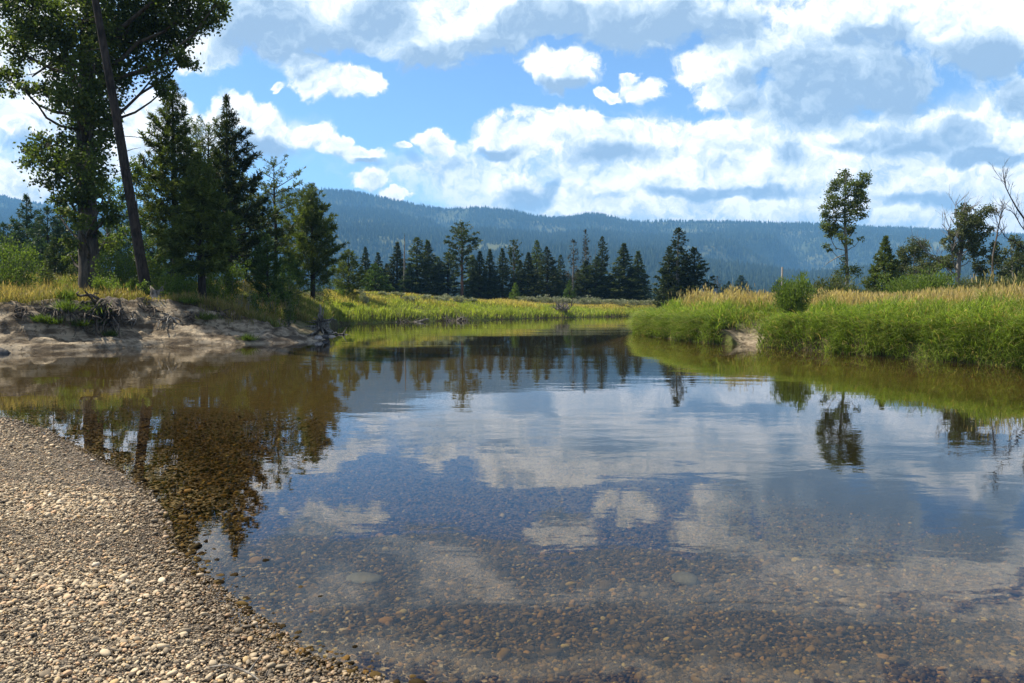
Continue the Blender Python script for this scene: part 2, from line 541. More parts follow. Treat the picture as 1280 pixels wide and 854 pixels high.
def terrain(x, y):
    """height, signed distance, sandiness, gravelliness"""
    x = np.asarray(x, float).ravel()
    y = np.asarray(y, float).ravel()
    d, h, w, sl_, sand, grav = shore_info(x, y)
    near = np.clip(1 - np.hypot(x, y) / 400, 0, 1)
    # wavy shoreline
    dj = d + (vnoise(x * 1.3, y * 1.3, 3) * .35 + vnoise(x * 4, y * 4, 5) * .12) * np.where(grav > .5, .35, np.clip(np.abs(d), .1, 1))
    t = np.clip(dj / w, 0, 1)
    prof_sand = .08 * sstep(t, 0, .08) + .42 * t ** .9 + .50 * sstep(t, .42, .95)
    cut = np.where((x > 4) & (y < 56), .36, .16)
    prof_grass = cut * sstep(t, 0, .09) + (1 - cut) * t ** .9
    prof_grav = t
    prof = sand * prof_sand + grav * prof_grav + (1 - sand - grav) * prof_grass
    land = h * prof
    rough = fbm(x * 1.6, y * 1.6, 11, 5, .60)
    al = x * .9 + y * .25
    ledge = fbm(al * .55 + .6 * vnoise(x, y, 14), dj * 2.6 + al * .15, 12, 4, .55)
    land += sand * (rough * .20 + ledge * .36) * sstep(t, .0, .3) * (1 - sstep(t, .9, 1.3)) + (1 - grav) * .10 * fbm(x * .5, y * .5, 21, 3) * sstep(t, .2, 1)
    land += grav * .03 * vnoise(x * 1.5, y * 1.5, 8) * sstep(dj, 0, 1)
    land += np.clip(dj - w, 0, 40) * .012 * (1 - grav)
    land += .9 * np.exp(-((x + 24.5) / 6) ** 2 - ((y - 42) / 5) ** 2)
    land += .55 * np.exp(-((x + 8) / 8) ** 2 - ((y - 52) / 6) ** 2)
    maxd = (.42 + .75 * sstep(x - .05 * y, -4.5, 7) + .5 * sstep(y, 26, 45)) * (1 + .25 * vnoise(x * .25, y * .25, 31))
    depth = -maxd * (1 - np.exp(-np.minimum(sl_, .5) * np.maximum(-dj, 0) / maxd)) + .03 * vnoise(x * 2, y * 2, 41) * sstep(-dj, 0, 1)
    z = np.where(dj > 0, land, depth)
    return z, d, sand * (d < w * 1.25), grav


def hit(px, py, lo=24.0, hi=60.0):
    """where the ray of a photo pixel first meets the ground beyond the distance lo"""
    D = np.arange(lo, hi, .06)
    r = ray(px, py)
    x, z = r[0] / r[1] * D, CAM_H + r[2] / r[1] * D
    k = np.nonzero(terrain(x, D)[0] >= z)[0]
    return float(D[k[0]]) if len(k) else None


def tz(x, y):
    return float(terrain([x], [y])[0][0])


def build_ground():
    az = np.concatenate([np.linspace(-180, -46, 60)[:-1], np.linspace(-46, 46, 720), np.linspace(46, 180, 60)[1:-1]])
    r = np.concatenate([[.0, .4, .8], np.arange(1.2, 12, .06), np.arange(12, 22, .2), np.arange(22, 38, .085), np.arange(38, 100, .4), np.geomspace(100, 6400, 60)])
    a = np.radians(az)
    X = np.outer(r, np.sin(a))
    Y = np.outer(r, np.cos(a))
    z, d, sand, grav = terrain(X, Y)
    far = np.hypot(X, Y).ravel()
    z = z + sstep(far, 130, 900) * 2.0 * fbm(X.ravel() / 160, Y.ravel() / 160, 77, 3)
    nr, na = len(r), len(az)
    i = np.arange(nr - 1)[:, None] * na
    j = np.arange(na)[None]
    j2 = (j + 1) % na
    F = np.stack([i + j, i + j2, i + na + j2, i + na + j], -1).reshape(-1, 4)
    m, T, out = mat_new('river_ground')
    co = T.n('ShaderNodeNewGeometry').outputs['Position']
    s_ = T.n('ShaderNodeAttribute', attribute_name='sand').outputs['Fac']
    g_ = T.n('ShaderNodeAttribute', attribute_name='gravel').outputs['Fac']
    zc = T.n('ShaderNodeSeparateXYZ', {0: co}).outputs[2]
    nA = T.noise(co, .6, 5, .6)
    nB = T.noise(co, 5, 5, .65)
    nC = T.noise(co, 30, 3, .6)
    soil = T.mix(T.smooth(nB, .35, .65), (.032, .028, .014), (.085, .070, .034))
    soil = T.mix(T.smooth(nA, .42, .60), soil, T.mix(nB, (.06, .075, .016), (.11, .125, .03)))
    vv = T.v('MULTIPLY', co, (1, 1, 3.2))
    strat = T.noise(vv, 1.1, 6, .62)
    sandc = T.mix(T.smooth(strat, .38, .62), (.095, .073, .05), (.37, .30, .21))
    sandc = T.mix(T.m('MULTIPLY', T.smooth(nB, .52, .68), .85), sandc, (.075, .055, .037))
    sandc = T.mix(T.m('MULTIPLY', T.smooth(T.noise(T.v('MULTIPLY', co, (1, 1, 1.8)), 1.25, 6, .68), .52, .62), .60), sandc, (.070, .053, .036))
    peb = T.n('ShaderNodeTexVoronoi', {'Vector': co, 'Scale': 26.0, 'Randomness': 1.0}, feature='F1')
    pc = T.ramp(T.n('ShaderNodeSeparateColor', {0: peb.outputs['Color']}).outputs[0],
                [(0, (.07, .06, .05)), (.35, (.17, .14, .11)), (.7, (.30, .25, .19)), (1, (.22, .13, .07))])
    gravc = T.mix(T.smooth(peb.outputs['Distance'], .35, .7), pc, (.05, .042, .034))
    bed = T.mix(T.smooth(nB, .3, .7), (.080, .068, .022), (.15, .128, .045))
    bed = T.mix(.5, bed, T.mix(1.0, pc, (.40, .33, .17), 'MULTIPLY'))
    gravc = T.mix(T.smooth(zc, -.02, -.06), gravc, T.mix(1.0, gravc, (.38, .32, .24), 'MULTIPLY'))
    bed = T.mix(T.smooth(zc, -.25, -1.0), T.mix(T.smooth(zc, -.10, -.55), gravc, bed), (.014, .012, .006))  # bed colour darkens with depth: light lost in the water, painted in
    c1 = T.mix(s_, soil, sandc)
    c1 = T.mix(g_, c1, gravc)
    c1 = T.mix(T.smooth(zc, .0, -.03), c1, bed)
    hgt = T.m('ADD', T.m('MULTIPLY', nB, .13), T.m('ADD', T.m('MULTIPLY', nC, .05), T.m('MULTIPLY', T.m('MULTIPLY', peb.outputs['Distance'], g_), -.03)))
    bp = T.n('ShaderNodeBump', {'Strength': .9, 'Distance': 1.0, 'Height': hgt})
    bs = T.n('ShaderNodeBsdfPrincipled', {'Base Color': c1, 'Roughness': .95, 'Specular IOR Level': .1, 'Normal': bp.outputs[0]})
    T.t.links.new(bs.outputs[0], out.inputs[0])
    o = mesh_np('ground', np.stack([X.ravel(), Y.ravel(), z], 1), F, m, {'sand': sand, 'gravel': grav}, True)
    tag(o, 'sandy river bank, gravel shore and river bed', None, None, 'structure')


build_ground()


# ------------------------------------------------------------------ water
def build_water():
    m, T, out = mat_new('river_water')
    co = T.n('ShaderNodeNewGeometry').outputs['Position']
    n1 = T.noise(T.v('MULTIPLY', co, (.55, 1.0, 1)), 2.2, 3, .5, dist=.4)
    n2 = T.noise(T.v('MULTIPLY', co, (.35, 1.0, 1)), .55, 2, .5)
    n3 = T.noise(co, 9, 2, .5)
    patch = T.smooth(T.noise(T.v('MULTIPLY', co, (.06, .16, 1)), 1.0, 2, .5), .42, .66, .28, 1.3)
    hgt = T.m('ADD', T.m('MULTIPLY', n1, .0034), T.m('ADD', T.m('MULTIPLY', n2, .008), T.m('MULTIPLY', n3, .0004)))
    hgt = T.m('MULTIPLY', hgt, patch)
    bp = T.n('ShaderNodeBump', {'Strength': 1.0, 'Distance': 1.0, 'Height': hgt})
    fr = T.n('ShaderNodeFresnel', {'IOR': 1.333, 'Normal': bp.outputs[0]})
    tr = T.n('ShaderNodeBsdfTransparent', {'Color': (.85, .80, .62, 1)})
    gl = T.n('ShaderNodeBsdfGlossy', {'Color': (.97, .98, 1, 1), 'Roughness': .015, 'Normal': bp.outputs[0]})
    mx = T.n('ShaderNodeMixShader', {0: fr.outputs[0], 1: tr.outputs[0], 2: gl.outputs[0]})
    T.t.links.new(mx.outputs[0], out.inputs[0])
    xs = np.linspace(-75, 95, 35)
    ys = np.linspace(-25, 106, 28)
    X, Y = np.meshgrid(xs, ys)
    n = len(xs)
    i = np.arange(len(ys) - 1)[:, None] * n + np.arange(n - 1)[None]
    F = np.stack([i, i + 1, i + n + 1, i + n], -1).reshape(-1, 4)
    o = mesh_np('water', np.stack([X.ravel(), Y.ravel(), X.ravel() * 0], 1), F, m, None, True)
    tag(o, 'calm clear river mirroring sky and trees', None, None, 'structure')


build_water()


# ------------------------------------------------------------------ mountains
RIDGE = [(-1500, 262), (-900, 246), (-500, 256), (-250, 240), (-60, 243), (0, 246), (30, 254), (120, 262), (220, 255), (300, 246), (372, 238), (400, 238), (430, 240), (475, 246), (520, 255),
         (556, 259), (590, 257), (640, 262), (690, 271), (715, 270), (742, 266), (765, 271), (790, 277), (850, 278), (960, 280), (1010, 281), (1130, 287), (1280, 294), (1400, 296), (1700, 282), (2300, 270)]
FOOT = [(-1500, 345), (-300, 338), (0, 336), (300, 340), (450, 345), (560, 334), (700, 322), (830, 326), (930, 338), (1010, 345), (1150, 338), (1280, 341), (1700, 322), (2300, 330)]


def elev_of(tab):
    u, e = [], []
    for px, py in tab:
        r = ray(px, py)
        u.append(r[0] / r[1])
        e.append(r[2] / r[1])
    return np.array(u), np.array(e)


def mountain_z(u, Y):
    """height of the range over the plain at x = u*Y, distance Y"""
    ru, re = elev_of(RIDGE)
    fu, fe = elev_of(FOOT)
    x = u * Y
    n = fbm(x / 620, Y / 620, 201, 5, .52)
    r1 = np.interp(u, ru, re) * 3400
    f1 = np.interp(u, fu, fe) * 1900
    spur = .5 + .5 * np.cos(x / 260 + 2.2 * vnoise(x / 700, Y / 700, 210) * 4)
    t = np.clip((Y - 1500) / (3400 - 1500), 0, 1.6)
    main = r1 * np.where(t < 1, .10 * t + .90 * (t ** 1.35), 1 - .7 * (t - 1)) 
    main = main + (n * 270 + (spur - .5) * 150) * sstep(t, .05, .4) * (1 - sstep(t, .72, 1.0) * .93)
    main = np.minimum(main, np.interp(u, ru, re) * Y * (.50 + .48 * np.clip(t, 0, 1) + .02 * (t > .97)))
    t2 = np.clip((Y - 900) / 1000, 0, 2)
    foot = f1 * np.where(t2 < 1, sstep(t2, 0, 1), np.clip(1 - .5 * (t2 - 1), 0, 1)) + n * 40 * sstep(t2, .1, .6)
    z = np.maximum(main, foot)
    return np.where(Y < 905, -2, z + 1.6)


def build_mountains():
    u = np.linspace(-1.7, 1.7, 520)
    Y = np.concatenate([np.linspace(900, 3400, 130), np.linspace(3440, 4700, 30)])
    UU, YY = np.meshgrid(u, Y)
    z = mountain_z(UU.ravel(), YY.ravel())
    n = len(u)
    i = np.arange(len(Y) - 1)[:, None] * n + np.arange(n - 1)[None]
    F = np.stack([i, i + 1, i + n + 1, i + n], -1).reshape(-1, 4)
    m, T, out = mat_new('mountain_ground')
    co = T.n('ShaderNodeNewGeometry').outputs['Position']
    c = T.mix(T.smooth(T.noise(co, .006, 6, .6), .40, .62), (.030, .042, .018), (.095, .10, .045))
    bs = T.n('ShaderNodeBsdfPrincipled', {'Base Color': c, 'Roughness': 1, 'Specular IOR Level': 0})
    T.t.links.new(bs.outputs[0], out.inputs[0])
    o = mesh_np('mountains', np.stack([(UU * YY).ravel(), YY.ravel(), z], 1), F, m, None, True)
    tag(o, 'forested blue mountain range across the valley', None, None, 'structure')

    # the forest on it: one mass of small conifers
    rng = np.random.default_rng(5)
    fm = foliage_mat('mountain_forest_needles', [(0, (.016, .028, .012)), (.6, (.032, .050, .020)), (1, (.070, .088, .034))], .1, .8, 1.1)

    def cones(u, Y, h, name, label, base):
        N = len(u)
        z = base
        w = h * rng.uniform(.15, .24, N)
        k = 5
        an = np.arange(k) * 2 * math.pi / k
        V = np.empty((N, k + 1, 3))
        ph = rng.uniform(0, 6.28, N)
        x = u * Y
        for q in range(k):
            jit = rng.uniform(.75, 1.25, N)
            V[:, q, 0] = x + w * jit * np.cos(an[q] + ph)
            V[:, q, 1] = Y + w * jit * np.sin(an[q] + ph)
            V[:, q, 2] = z - .5 + h * rng.uniform(0, .12, N)
        V[:, k, 0] = x
        V[:, k, 1] = Y
        V[:, k, 2] = z + h
        b = np.arange(N)[:, None] * (k + 1)
        F3 = np.stack([np.stack([b[:, 0] + q, b[:, 0] + (q + 1) % k, b[:, 0] + k], -1) for q in range(k)], 1).reshape(-1, 3)
        o = mesh_np(name, V.reshape(-1, 3), F3, fm, {'rnd': np.repeat(np.clip(rng.normal(.5, .22, N), 0, 1), k + 1)}, False)
        tag(o, label, None, None, 'stuff')

    N = 190000
    u = rng.uniform(-.95, .95, N)
    Y = 1000 + (3500 - 1000) * rng.uniform(0, 1, N) ** .8
    x = u * Y
    clear = fbm(x / 330, Y / 330, 301, 4, .6)
    keep = (rng.uniform(0, 1, N) < np.clip(1.15 - sstep(clear, .06, .40) * .85, .18, 1))
    u, Y = u[keep], Y[keep]
    z = mountain_z(u, Y)
    h = rng.uniform(10, 20, len(u)) * (.8 + .4 * rng.uniform(0, 1, len(u)) ** 3)
    cones(u, Y, h, 'mountain_forest', 'dense conifer forest covering the blue mountainsides', z)
    N = 9000
    u = rng.uniform(-.95, .95, N)
    Y = rng.uniform(480, 900, N)
    k = (fbm(u * Y / 120, Y / 120, 401, 3) > -.12)
    u, Y = u[k], Y[k]
    cones(u, Y, rng.uniform(6, 11, len(u)), 'valley_forest', 'dark band of far conifers at the foot of the mountains', np.full(len(u), 1.5))


build_mountains()


# ------------------------------------------------------------------ haze
def build_haze():
    m, T, out = mat_new('valley_haze')
    pv = T.n('ShaderNodeVolumePrincipled', {'Color': (.22, .53, .95, 1), 'Density': 1.75e-4, 'Anisotropy': 0.0})
    T.t.links.new(pv.outputs[0], out.inputs['Volume'])
    x0, x1, y0, y1, z0, z1 = -6900, 6900, -6600, 6600, -6, 500
    V = [(x, y, z) for z in (z0, z1) for y in (y0, y1) for x in (x0, x1)]
    F = [(0, 2, 3, 1), (4, 5, 7, 6), (0, 1, 5, 4), (2, 6, 7, 3), (0, 4, 6, 2), (1, 3, 7, 5)]
    o = mesh_np('haze', V, F, m)
    tag(o, 'thin blue summer haze filling the valley', None, None, 'stuff')


build_haze()
# ------------------------------------------------------------------ plant builders
def branch_cards(acc, rng, axis, L, lat, n_tw, per, cl, cw, spread=.7, s0=.15):
    """needle tufts along a branch given by axis(s) -> points"""
    s = s0 + (1 - s0) * rng.uniform(0, 1, n_tw) ** .75
    c = axis(s)
    tang = unit(axis(np.minimum(s + .05, 1.05)) - axis(s - .05))
    side = np.where(rng.uniform(0, 1, n_tw) < .5, -1, 1)[:, None] * lat[None]
    tl = L * .38 * (1.1 - s) * rng.uniform(.5, 1.1, n_tw) + .10
    td = unit(tang * .75 + side * .85 + np.array([0, 0, .18]) + rng.normal(0, .18, (n_tw, 3)))
    k = rng.uniform(0, 1, (n_tw, per))
    B = c[:, None] + td[:, None] * (tl[:, None] * k)[..., None]
    d = unit(td[:, None] * spread + rng.normal(0, .55, (n_tw, per, 3)) + np.array([0, 0, .15]))
    B, d = B.reshape(-1, 3), d.reshape(-1, 3)
    n = len(B)
    a = np.clip(rng.normal(.5, .16, n) + np.repeat(rng.normal(0, .14, n_tw), per), 0, 1)
    acc.cards(B, d, perp(rng, d), cl * rng.uniform(.7, 1.3, n), cw * rng.uniform(.7, 1.3, n), a)


def conifer_geo(seed, H, Rr, cb=.1, shape='spruce', nb=110, tw=11.0, per=5, cl=.22, cw=.055, e_lo=-8, e_hi=35, up=.12, irr=.3, r0=None, gap=0.0, lean=(0, 0), skew=None):
    rng = np.random.default_rng(seed)
    tr, cr = Acc(), Acc()
    r0 = r0 or H * .014 + .03
    ts = np.linspace(0, 1, 14)
    wob = np.cumsum(rng.normal(0, .012, (14, 2)), 0) * H * .12
    wob -= wob[0]
    P = np.stack([lean[0] * ts * H + wob[:, 0], lean[1] * ts * H + wob[:, 1], ts * H - .25 * (ts == 0)], 1)
    tr.tube(P, r0 * (1 - ts) ** .8 + .012 + .25 * r0 * np.exp(-ts * 40), 9)
    cx = lambda z: np.array([np.interp(z, P[:, 2], P[:, 0]), np.interp(z, P[:, 2], P[:, 1]), z])
    zs = cb + (1 - cb) * (np.arange(nb) / nb) ** .92
    gaps = rng.uniform(0, 1, 30) < gap
    for q, t0 in enumerate(zs):
        z = t0 * H
        t = (t0 - cb) / (1 - cb)
        if gaps[int(t * 29.9)] and rng.uniform() < .75:
            continue
        if shape == 'spruce':
            pf = (1 - t) ** .95 * min(1, .62 + t * 3.5) + .02
        elif shape == 'pine':
            pf = (1 - t) ** .72 * min(1, .5 + t * 2.2) + .03
        elif shape == 'column':
            pf = min(1, (1 - t) ** .45) * min(1, .6 + t * 3) + .05
        else:
            pf = .35 + .65 * math.sin(math.pi * min(.98, t * .95 + .05)) ** .8
        az = q * 2.399 + rng.normal(0, .35)
        L = Rr * pf * rng.uniform(1 - irr, 1 + irr * .6)
        if skew is not None:
            L *= 1 + skew[1] * math.cos(az - skew[0])
        if L < .05:
            continue
        e = R(e_lo + (e_hi - e_lo) * t + rng.normal(0, 7))
        rad = np.array([math.cos(az), math.sin(az), 0])
        lat = np.array([-math.sin(az), math.cos(az), 0])
        b0 = cx(z)
        bend = rng.normal(0, .08)

        def axis(s, b0=b0, rad=rad, lat=lat, L=L, e=e, bend=bend):
            s = np.asarray(s)[:, None]
            return b0 + rad * (L * s * math.cos(e)) + lat * (bend * L * s * s) + np.array([0, 0, 1]) * (L * (s * math.sin(e) + up * s * s))
        tr.tube(axis(np.linspace(0, .9, 4)), np.array([1, .7, .45, .2]) * max(.010, L * .016), 4)
        ntw = max(3, int(tw * L))
        kk = .5 + .5 * min(1, (1 - t) * 2.2)
        branch_cards(cr, rng, axis, L, lat, ntw, per, cl * kk, cw * kk)
    # leader
    n = 30
    B = np.stack([np.full(n, P[-1, 0]), np.full(n, P[-1, 1]), H - rng.uniform(-.1, .5, n) * min(1, H * .07)], 1)
    d = unit(rand_unit(rng, n) * .6 + np.array([0, 0, .8]))
    cr.cards(B, d, perp(rng, d), cl, cw, .5)
    return tr, cr


def limb_path(a, b, rng, sag=.12, n=6):
    s = np.linspace(0, 1, n)[:, None]
    v = b - a
    L = np.linalg.norm(v)
    off = rng.normal(0, .05, 3) * L
    up = np.array([0, 0, 1.0]) * L * sag
    return a + v * s + np.sin(math.pi * s) * (off - up) + rng.normal(0, .018, (n, 3)) * L * (s > 0) * (s < 1)


def leaf_clump(lv, rng, c, rad, n_leaf, l, w, tone=0.0, sub=None, droop=.2):
    """leaves gathered in small sprays inside an ellipsoid; returns the spray centres"""
    rad = np.broadcast_to(np.asarray(rad, float), (3,))
    sub = sub or max(4, int(n_leaf / 40))
    dirs = rand_unit(rng, sub)
    rr = rng.uniform(.25, 1.0, sub) ** .6
    C = c + dirs * rr[:, None] * rad
    k = rng.integers(0, sub, n_leaf)
    sr = .165 * float(np.mean(rad)) + .05
    B = C[k] + rng.normal(0, 1, (n_leaf, 3)) * sr * np.array([1, 1, .7])
    d = unit(rand_unit(rng, n_leaf) + (B - c) / (np.linalg.norm(rad) + .01) * .5 - np.array([0, 0, droop]))
    a = np.clip(rng.normal(.45 + tone, .17, n_leaf) + rng.normal(0, .10, sub)[k], 0, 1)
    lv.cards(B, d, perp(rng, d), l * rng.uniform(.65, 1.25, n_leaf), w * rng.uniform(.7, 1.2, n_leaf), a)
    return C


def broadleaf_geo(seed, trunk, trad, clumps, dens, l, w, limb_r=.05, from_low=.35, tone=0., droop=.2, twigs=True, extra_limb=()):
    """trunk points, trunk radii, clumps [(centre, radius)]; limbs run from the trunk to each clump"""
    rng = np.random.default_rng(seed)
    tr, lv = Acc(), Acc()
    trunk = np.asarray(trunk, float)
    tr.tube(trunk, trad, 10)
    tl = np.linspace(0, 1, 40)
    zz = np.interp(tl, np.linspace(0, 1, len(trunk)), trunk[:, 2])
    fine = np.stack([np.interp(tl, np.linspace(0, 1, len(trunk)), trunk[:, q]) for q in range(3)], 1)
    frad = np.interp(tl, np.linspace(0, 1, len(trunk)), trad)
    for c, rad in clumps:
        c = np.asarray(c, float)
        rm = float(np.mean(rad))
        dist = np.linalg.norm(fine[:, :2] - c[:2], axis=1)
        want = c[2] - from_low * dist - .3 * rm
        i = int(np.argmin(np.abs(zz - want) + .15 * dist))
        r = min(limb_r * (.6 + rm * .5), frad[i] * .7)
        if np.linalg.norm(c - fine[i]) > .25:
            tr.tube(limb_path(fine[i], c, rng), np.linspace(r, r * .35, 6), 6)
        C = leaf_clump(lv, rng, c, rad, max(20, int(dens * rm ** 2.2)), l, w, tone + rng.normal(0, .07), droop=droop)
        if twigs:
            for p in C[:min(len(C), 9)]:
                tr.tube(limb_path(c, p, rng, 0, 4), np.linspace(r * .32, .006, 4), 4)
    return tr, lv


def shrub_geo(seed, rad, n_leaf, l, w, n_stem=9, stem_r=.014, tone=0., upright=.5, sub=None):
    """many-stemmed bush of radii rad standing on z = 0"""
    rng = np.random.default_rng(seed)
    st, lv = Acc(), Acc()
    rx, ry, rz = rad
    tips = []
    for q in range(n_stem):
        a = rng.uniform(0, 6.28)
        k = rng.uniform(.25, .95)
        tip = np.array([rx * k * math.cos(a), ry * k * math.sin(a), rz * (2 - .8 * k * k) * rng.uniform(.75, 1.0)])
        p = limb_path(np.array([rng.normal(0, .08 * rx), rng.normal(0, .08 * ry), -.1]), tip, rng, .06, 6)
        st.tube(p, np.linspace(stem_r, stem_r * .25, 6), 5)
        tips.append(p)
    P = np.array(tips)
    sub = sub or max(10, n_leaf // 24)
    q = rng.integers(0, n_stem, sub)
    s = rng.uniform(.22, 1.0, sub) ** .8 * 5
    i0 = np.minimum(s.astype(int), 4)
    f = (s - i0)[:, None]
    C = P[q, i0] * (1 - f) + P[q, i0 + 1] * f + rng.normal(0, .17, (sub, 3)) * np.array([rx, ry, rz * .7])
    C[:, 2] = np.maximum(C[:, 2], .06 * rz)
    k = rng.integers(0, sub, n_leaf)
    B = C[k] + rng.normal(0, .085, (n_leaf, 3)) * (np.array([rx, ry, rz]) + .15)
    B[:, 2] = np.maximum(B[:, 2], .02)
    out = B - np.array([0, 0, rz * .6])
    d = unit(rand_unit(rng, n_leaf) * .8 + unit(out) * .6 + np.array([0, 0, upright]))
    a = np.clip(rng.normal(.48 + tone, .17, n_leaf) + rng.normal(0, .1, sub)[k], 0, 1)
    lv.cards(B, d, perp(rng, d), l * rng.uniform(.65, 1.3, n_leaf), w * rng.uniform(.7, 1.2, n_leaf), a)
    return st, lv


def bare_geo(acc, rng, p, d, L, r, depth, spread=.5, upw=.25, kids=3):
    """bare branching limbs"""
    n = 5
    pts = [p]
    dd = d
    for q in range(n - 1):
        dd = unit(dd + rng.normal(0, .10, 3) + np.array([0, 0, upw * .12]))
        pts.append(pts[-1] + dd * L / (n - 1))
    acc.tube(np.array(pts), np.linspace(r, r * .55, n), 6 if r > .03 else 4)
    if depth <= 0:
        return
    for q in range(kids):
        s = rng.uniform(.35, 1.0)
        i = min(int(s * (n - 1)), n - 2)
        b = pts[i] + (pts[i + 1] - pts[i]) * (s * (n - 1) - i)
        nd = unit(dd + rng.normal(0, spread, 3) + np.array([0, 0, upw]))
        bare_geo(acc, rng, b, nd, L * rng.uniform(.5, .8), r * .5, depth - 1, spread, upw, kids)


def place(px, D, drop=0.0):
    """foot of a plant seen at photo column px, forward distance D"""
    x = ray(px, 377)[0] / ray(px, 377)[1] * D
    return np.array([x, D, tz(x, D) - drop])


def top_h(py, D, zfoot):
    r = ray(640, py)
    return CAM_H + r[2] / r[1] * D - zfoot


def plant(name, label, cat, foot, geo, mats, parts=('trunk', 'crown'), group=None, rz=0., sc=(1, 1, 1)):
    t = thing(name, label, cat, foot, rz, group, sc)
    for acc, mt, pn in zip(geo, mats, parts):
        acc.obj(pn, M[mt], t, pn in ('trunk', 'stems', 'branches'))
    return t


# ------------------------------------------------------------------ left bank: the great cottonwood and the leaning pine
def build_cottonwood():
    D = 38.0
    foot = place(113, D)
    k = D / FPX
    W = lambda px, py, dy=0.0: at(px, py, D + dy) * np.array([(D + dy * 0) / D, 1, 1]) - foot
    rng = np.random.default_rng(11)
    tp = [(113, 372), (112, 340), (110, 300), (109, 250), (107, 205), (106, 160), (107, 110), (109, 60), (112, 10), (116, -50), (120, -110)]
    trunk = np.array([W(*p) for p in tp])
    trunk[0][2] = -.3
    trad = np.array([.60, .48, .44, .41, .39, .37, .32, .27, .22, .16, .08])
    cl = [(42, 14, 34), (18, 58, 24), (12, 100, 20), (30, 112, 12), (62, 46, 30), (84, 88, 30), (94, 128, 28), (101, 28, 38), (150, 18, 42), (192, 12, 40), (236, 14, 34), (258, 18, 20),
          (218, 44, 28), (230, 72, 17), (196, 92, 16), (206, 112, 14), (172, 56, 32), (150, 92, 28), (128, 128, 24), (112, 162, 24), (92, 188, 22), (62, 184, 24), (44, 196, 18),
          (72, 222, 22), (88, 252, 20), (122, 208, 22), (132, 176, 16), (76, 272, 14), (138, 56, 30), (118, 84, 26), (70, 118, 16), (106, 236, 22), (128, 250, 14),
          (48, -38, 46), (130, -46, 54), (215, -36, 40), (100, -100, 50), (10, -20, 30), (165, -95, 36), (268, 8, 14), (100, 205, 22), (110, 140, 22), (92, 300, 13), (122, 285, 13), (132, 302, 13), (88, 318, 11), (138, 268, 13), (100, 275, 13), (136, 148, 14), (36, 36, 22)]
    clumps = []
    for (x, y, r) in cl:
        dy = rng.uniform(-2.6, 2.6)
        rr = r * k
        clumps.append((W(x, y, dy), (rr * 1.02, rr * 1.1, rr * .95)))
    tr, lv = broadleaf_geo(12, trunk, trad, clumps, 1150, .165, .13, .10, .45, droop=.35)
    # bare grey boughs hanging in front of the trunk
    for pts in ([(112, 128), (124, 112), (130, 98), (118, 92), (108, 104)], [(126, 118), (112, 116), (108, 128), (114, 150), (112, 178)], [(132, 132), (122, 136), (116, 160), (108, 185)],
                [(100, 72), (84, 60), (60, 82), (44, 92), (34, 94)], [(96, 132), (74, 126), (52, 118), (40, 122)], [(60, 82), (40, 96), (36, 84)]):
        P = np.array([W(x, y, -1.0 - .15 * q) for q, (x, y) in enumerate(pts)])
        tr.tube(P, np.linspace(.055, .018, len(P)), 6)
    plant('cottonwood_tree', 'huge dark cottonwood with a thick trunk behind the sand bank', 'tree', foot, (tr, lv), ('bark_cotton', 'leaf_cotton'))


def build_leaning_pine():
    D = 33.6
    foot = place(184, D)
    W = lambda px, py: at(px, py, D) - foot
    P = np.array([W(*p) for p in [(184, 374), (181, 352), (175, 320), (167, 270), (158, 220), (149, 165), (139, 110), (129, 55), (120, 5), (110, -55), (101, -115), (94, -165)]])
    P[0][2] = -.3
    tr, cr = Acc(), Acc()
    tr.tube(P, [.30, .25, .222, .208, .198, .188, .172, .16, .147, .13, .10, .05], 12)
    rng = np.random.default_rng(31)
    # short dead stubs on the bare shaft
    for q in range(14):
        s = rng.uniform(.25, .75) * (len(P) - 1)
        i = int(s)
        b = P[i] + (P[i + 1] - P[i]) * (s - i)
        d = unit(np.array([rng.choice([-1, 1]) * .9, rng.normal(0, .5), rng.normal(.1, .25)]))
        L = rng.uniform(.35, 1.1)
        tr.tube(np.array([b, b + d * L * .55, b + d * L + np.array([0, 0, -.06])]), [.022, .014, .006], 5)
    for q in range(60):
        s = rng.uniform(9.2, 11)
        i = min(int(s), 10)
        b = P[i] + (P[i + 1] - P[i]) * (s - i)
        a = rng.uniform(0, 6.28)
        rad = np.array([math.cos(a), math.sin(a), .15])
        lat = np.array([-math.sin(a), math.cos(a), 0])
        L = rng.uniform(.7, 1.9)
        axis = lambda s, b=b, rad=rad, L=L: b + rad * (np.asarray(s)[:, None] * L) + np.array([0, 0, .15]) * (np.asarray(s)[:, None] ** 2 * L)
        tr.tube(axis(np.linspace(0, .9, 4)), [.03, .02, .014, .006], 4)
        branch_cards(cr, rng, axis, L, lat, int(9 * L), 8, .24, .06)
    plant('leaning_pine_tree', 'slender bare dark pine trunk leaning to one side at the bank edge', 'tree', foot, (tr, cr), ('bark_pine', 'needle'))


build_cottonwood()
build_leaning_pine()


def near_conifer(px, top, D, label, seed, Rpx, mats=('bark_pine', 'needle'), name='pine_tree', drop=.1, **kw):
    foot = place(px, D, drop)
    H = top_h(top, D, foot[2])
    geo = conifer_geo(seed, H, Rpx * 1.42 / FPX * D, **kw)
    return plant(name, label, 'tree', foot, geo, mats)


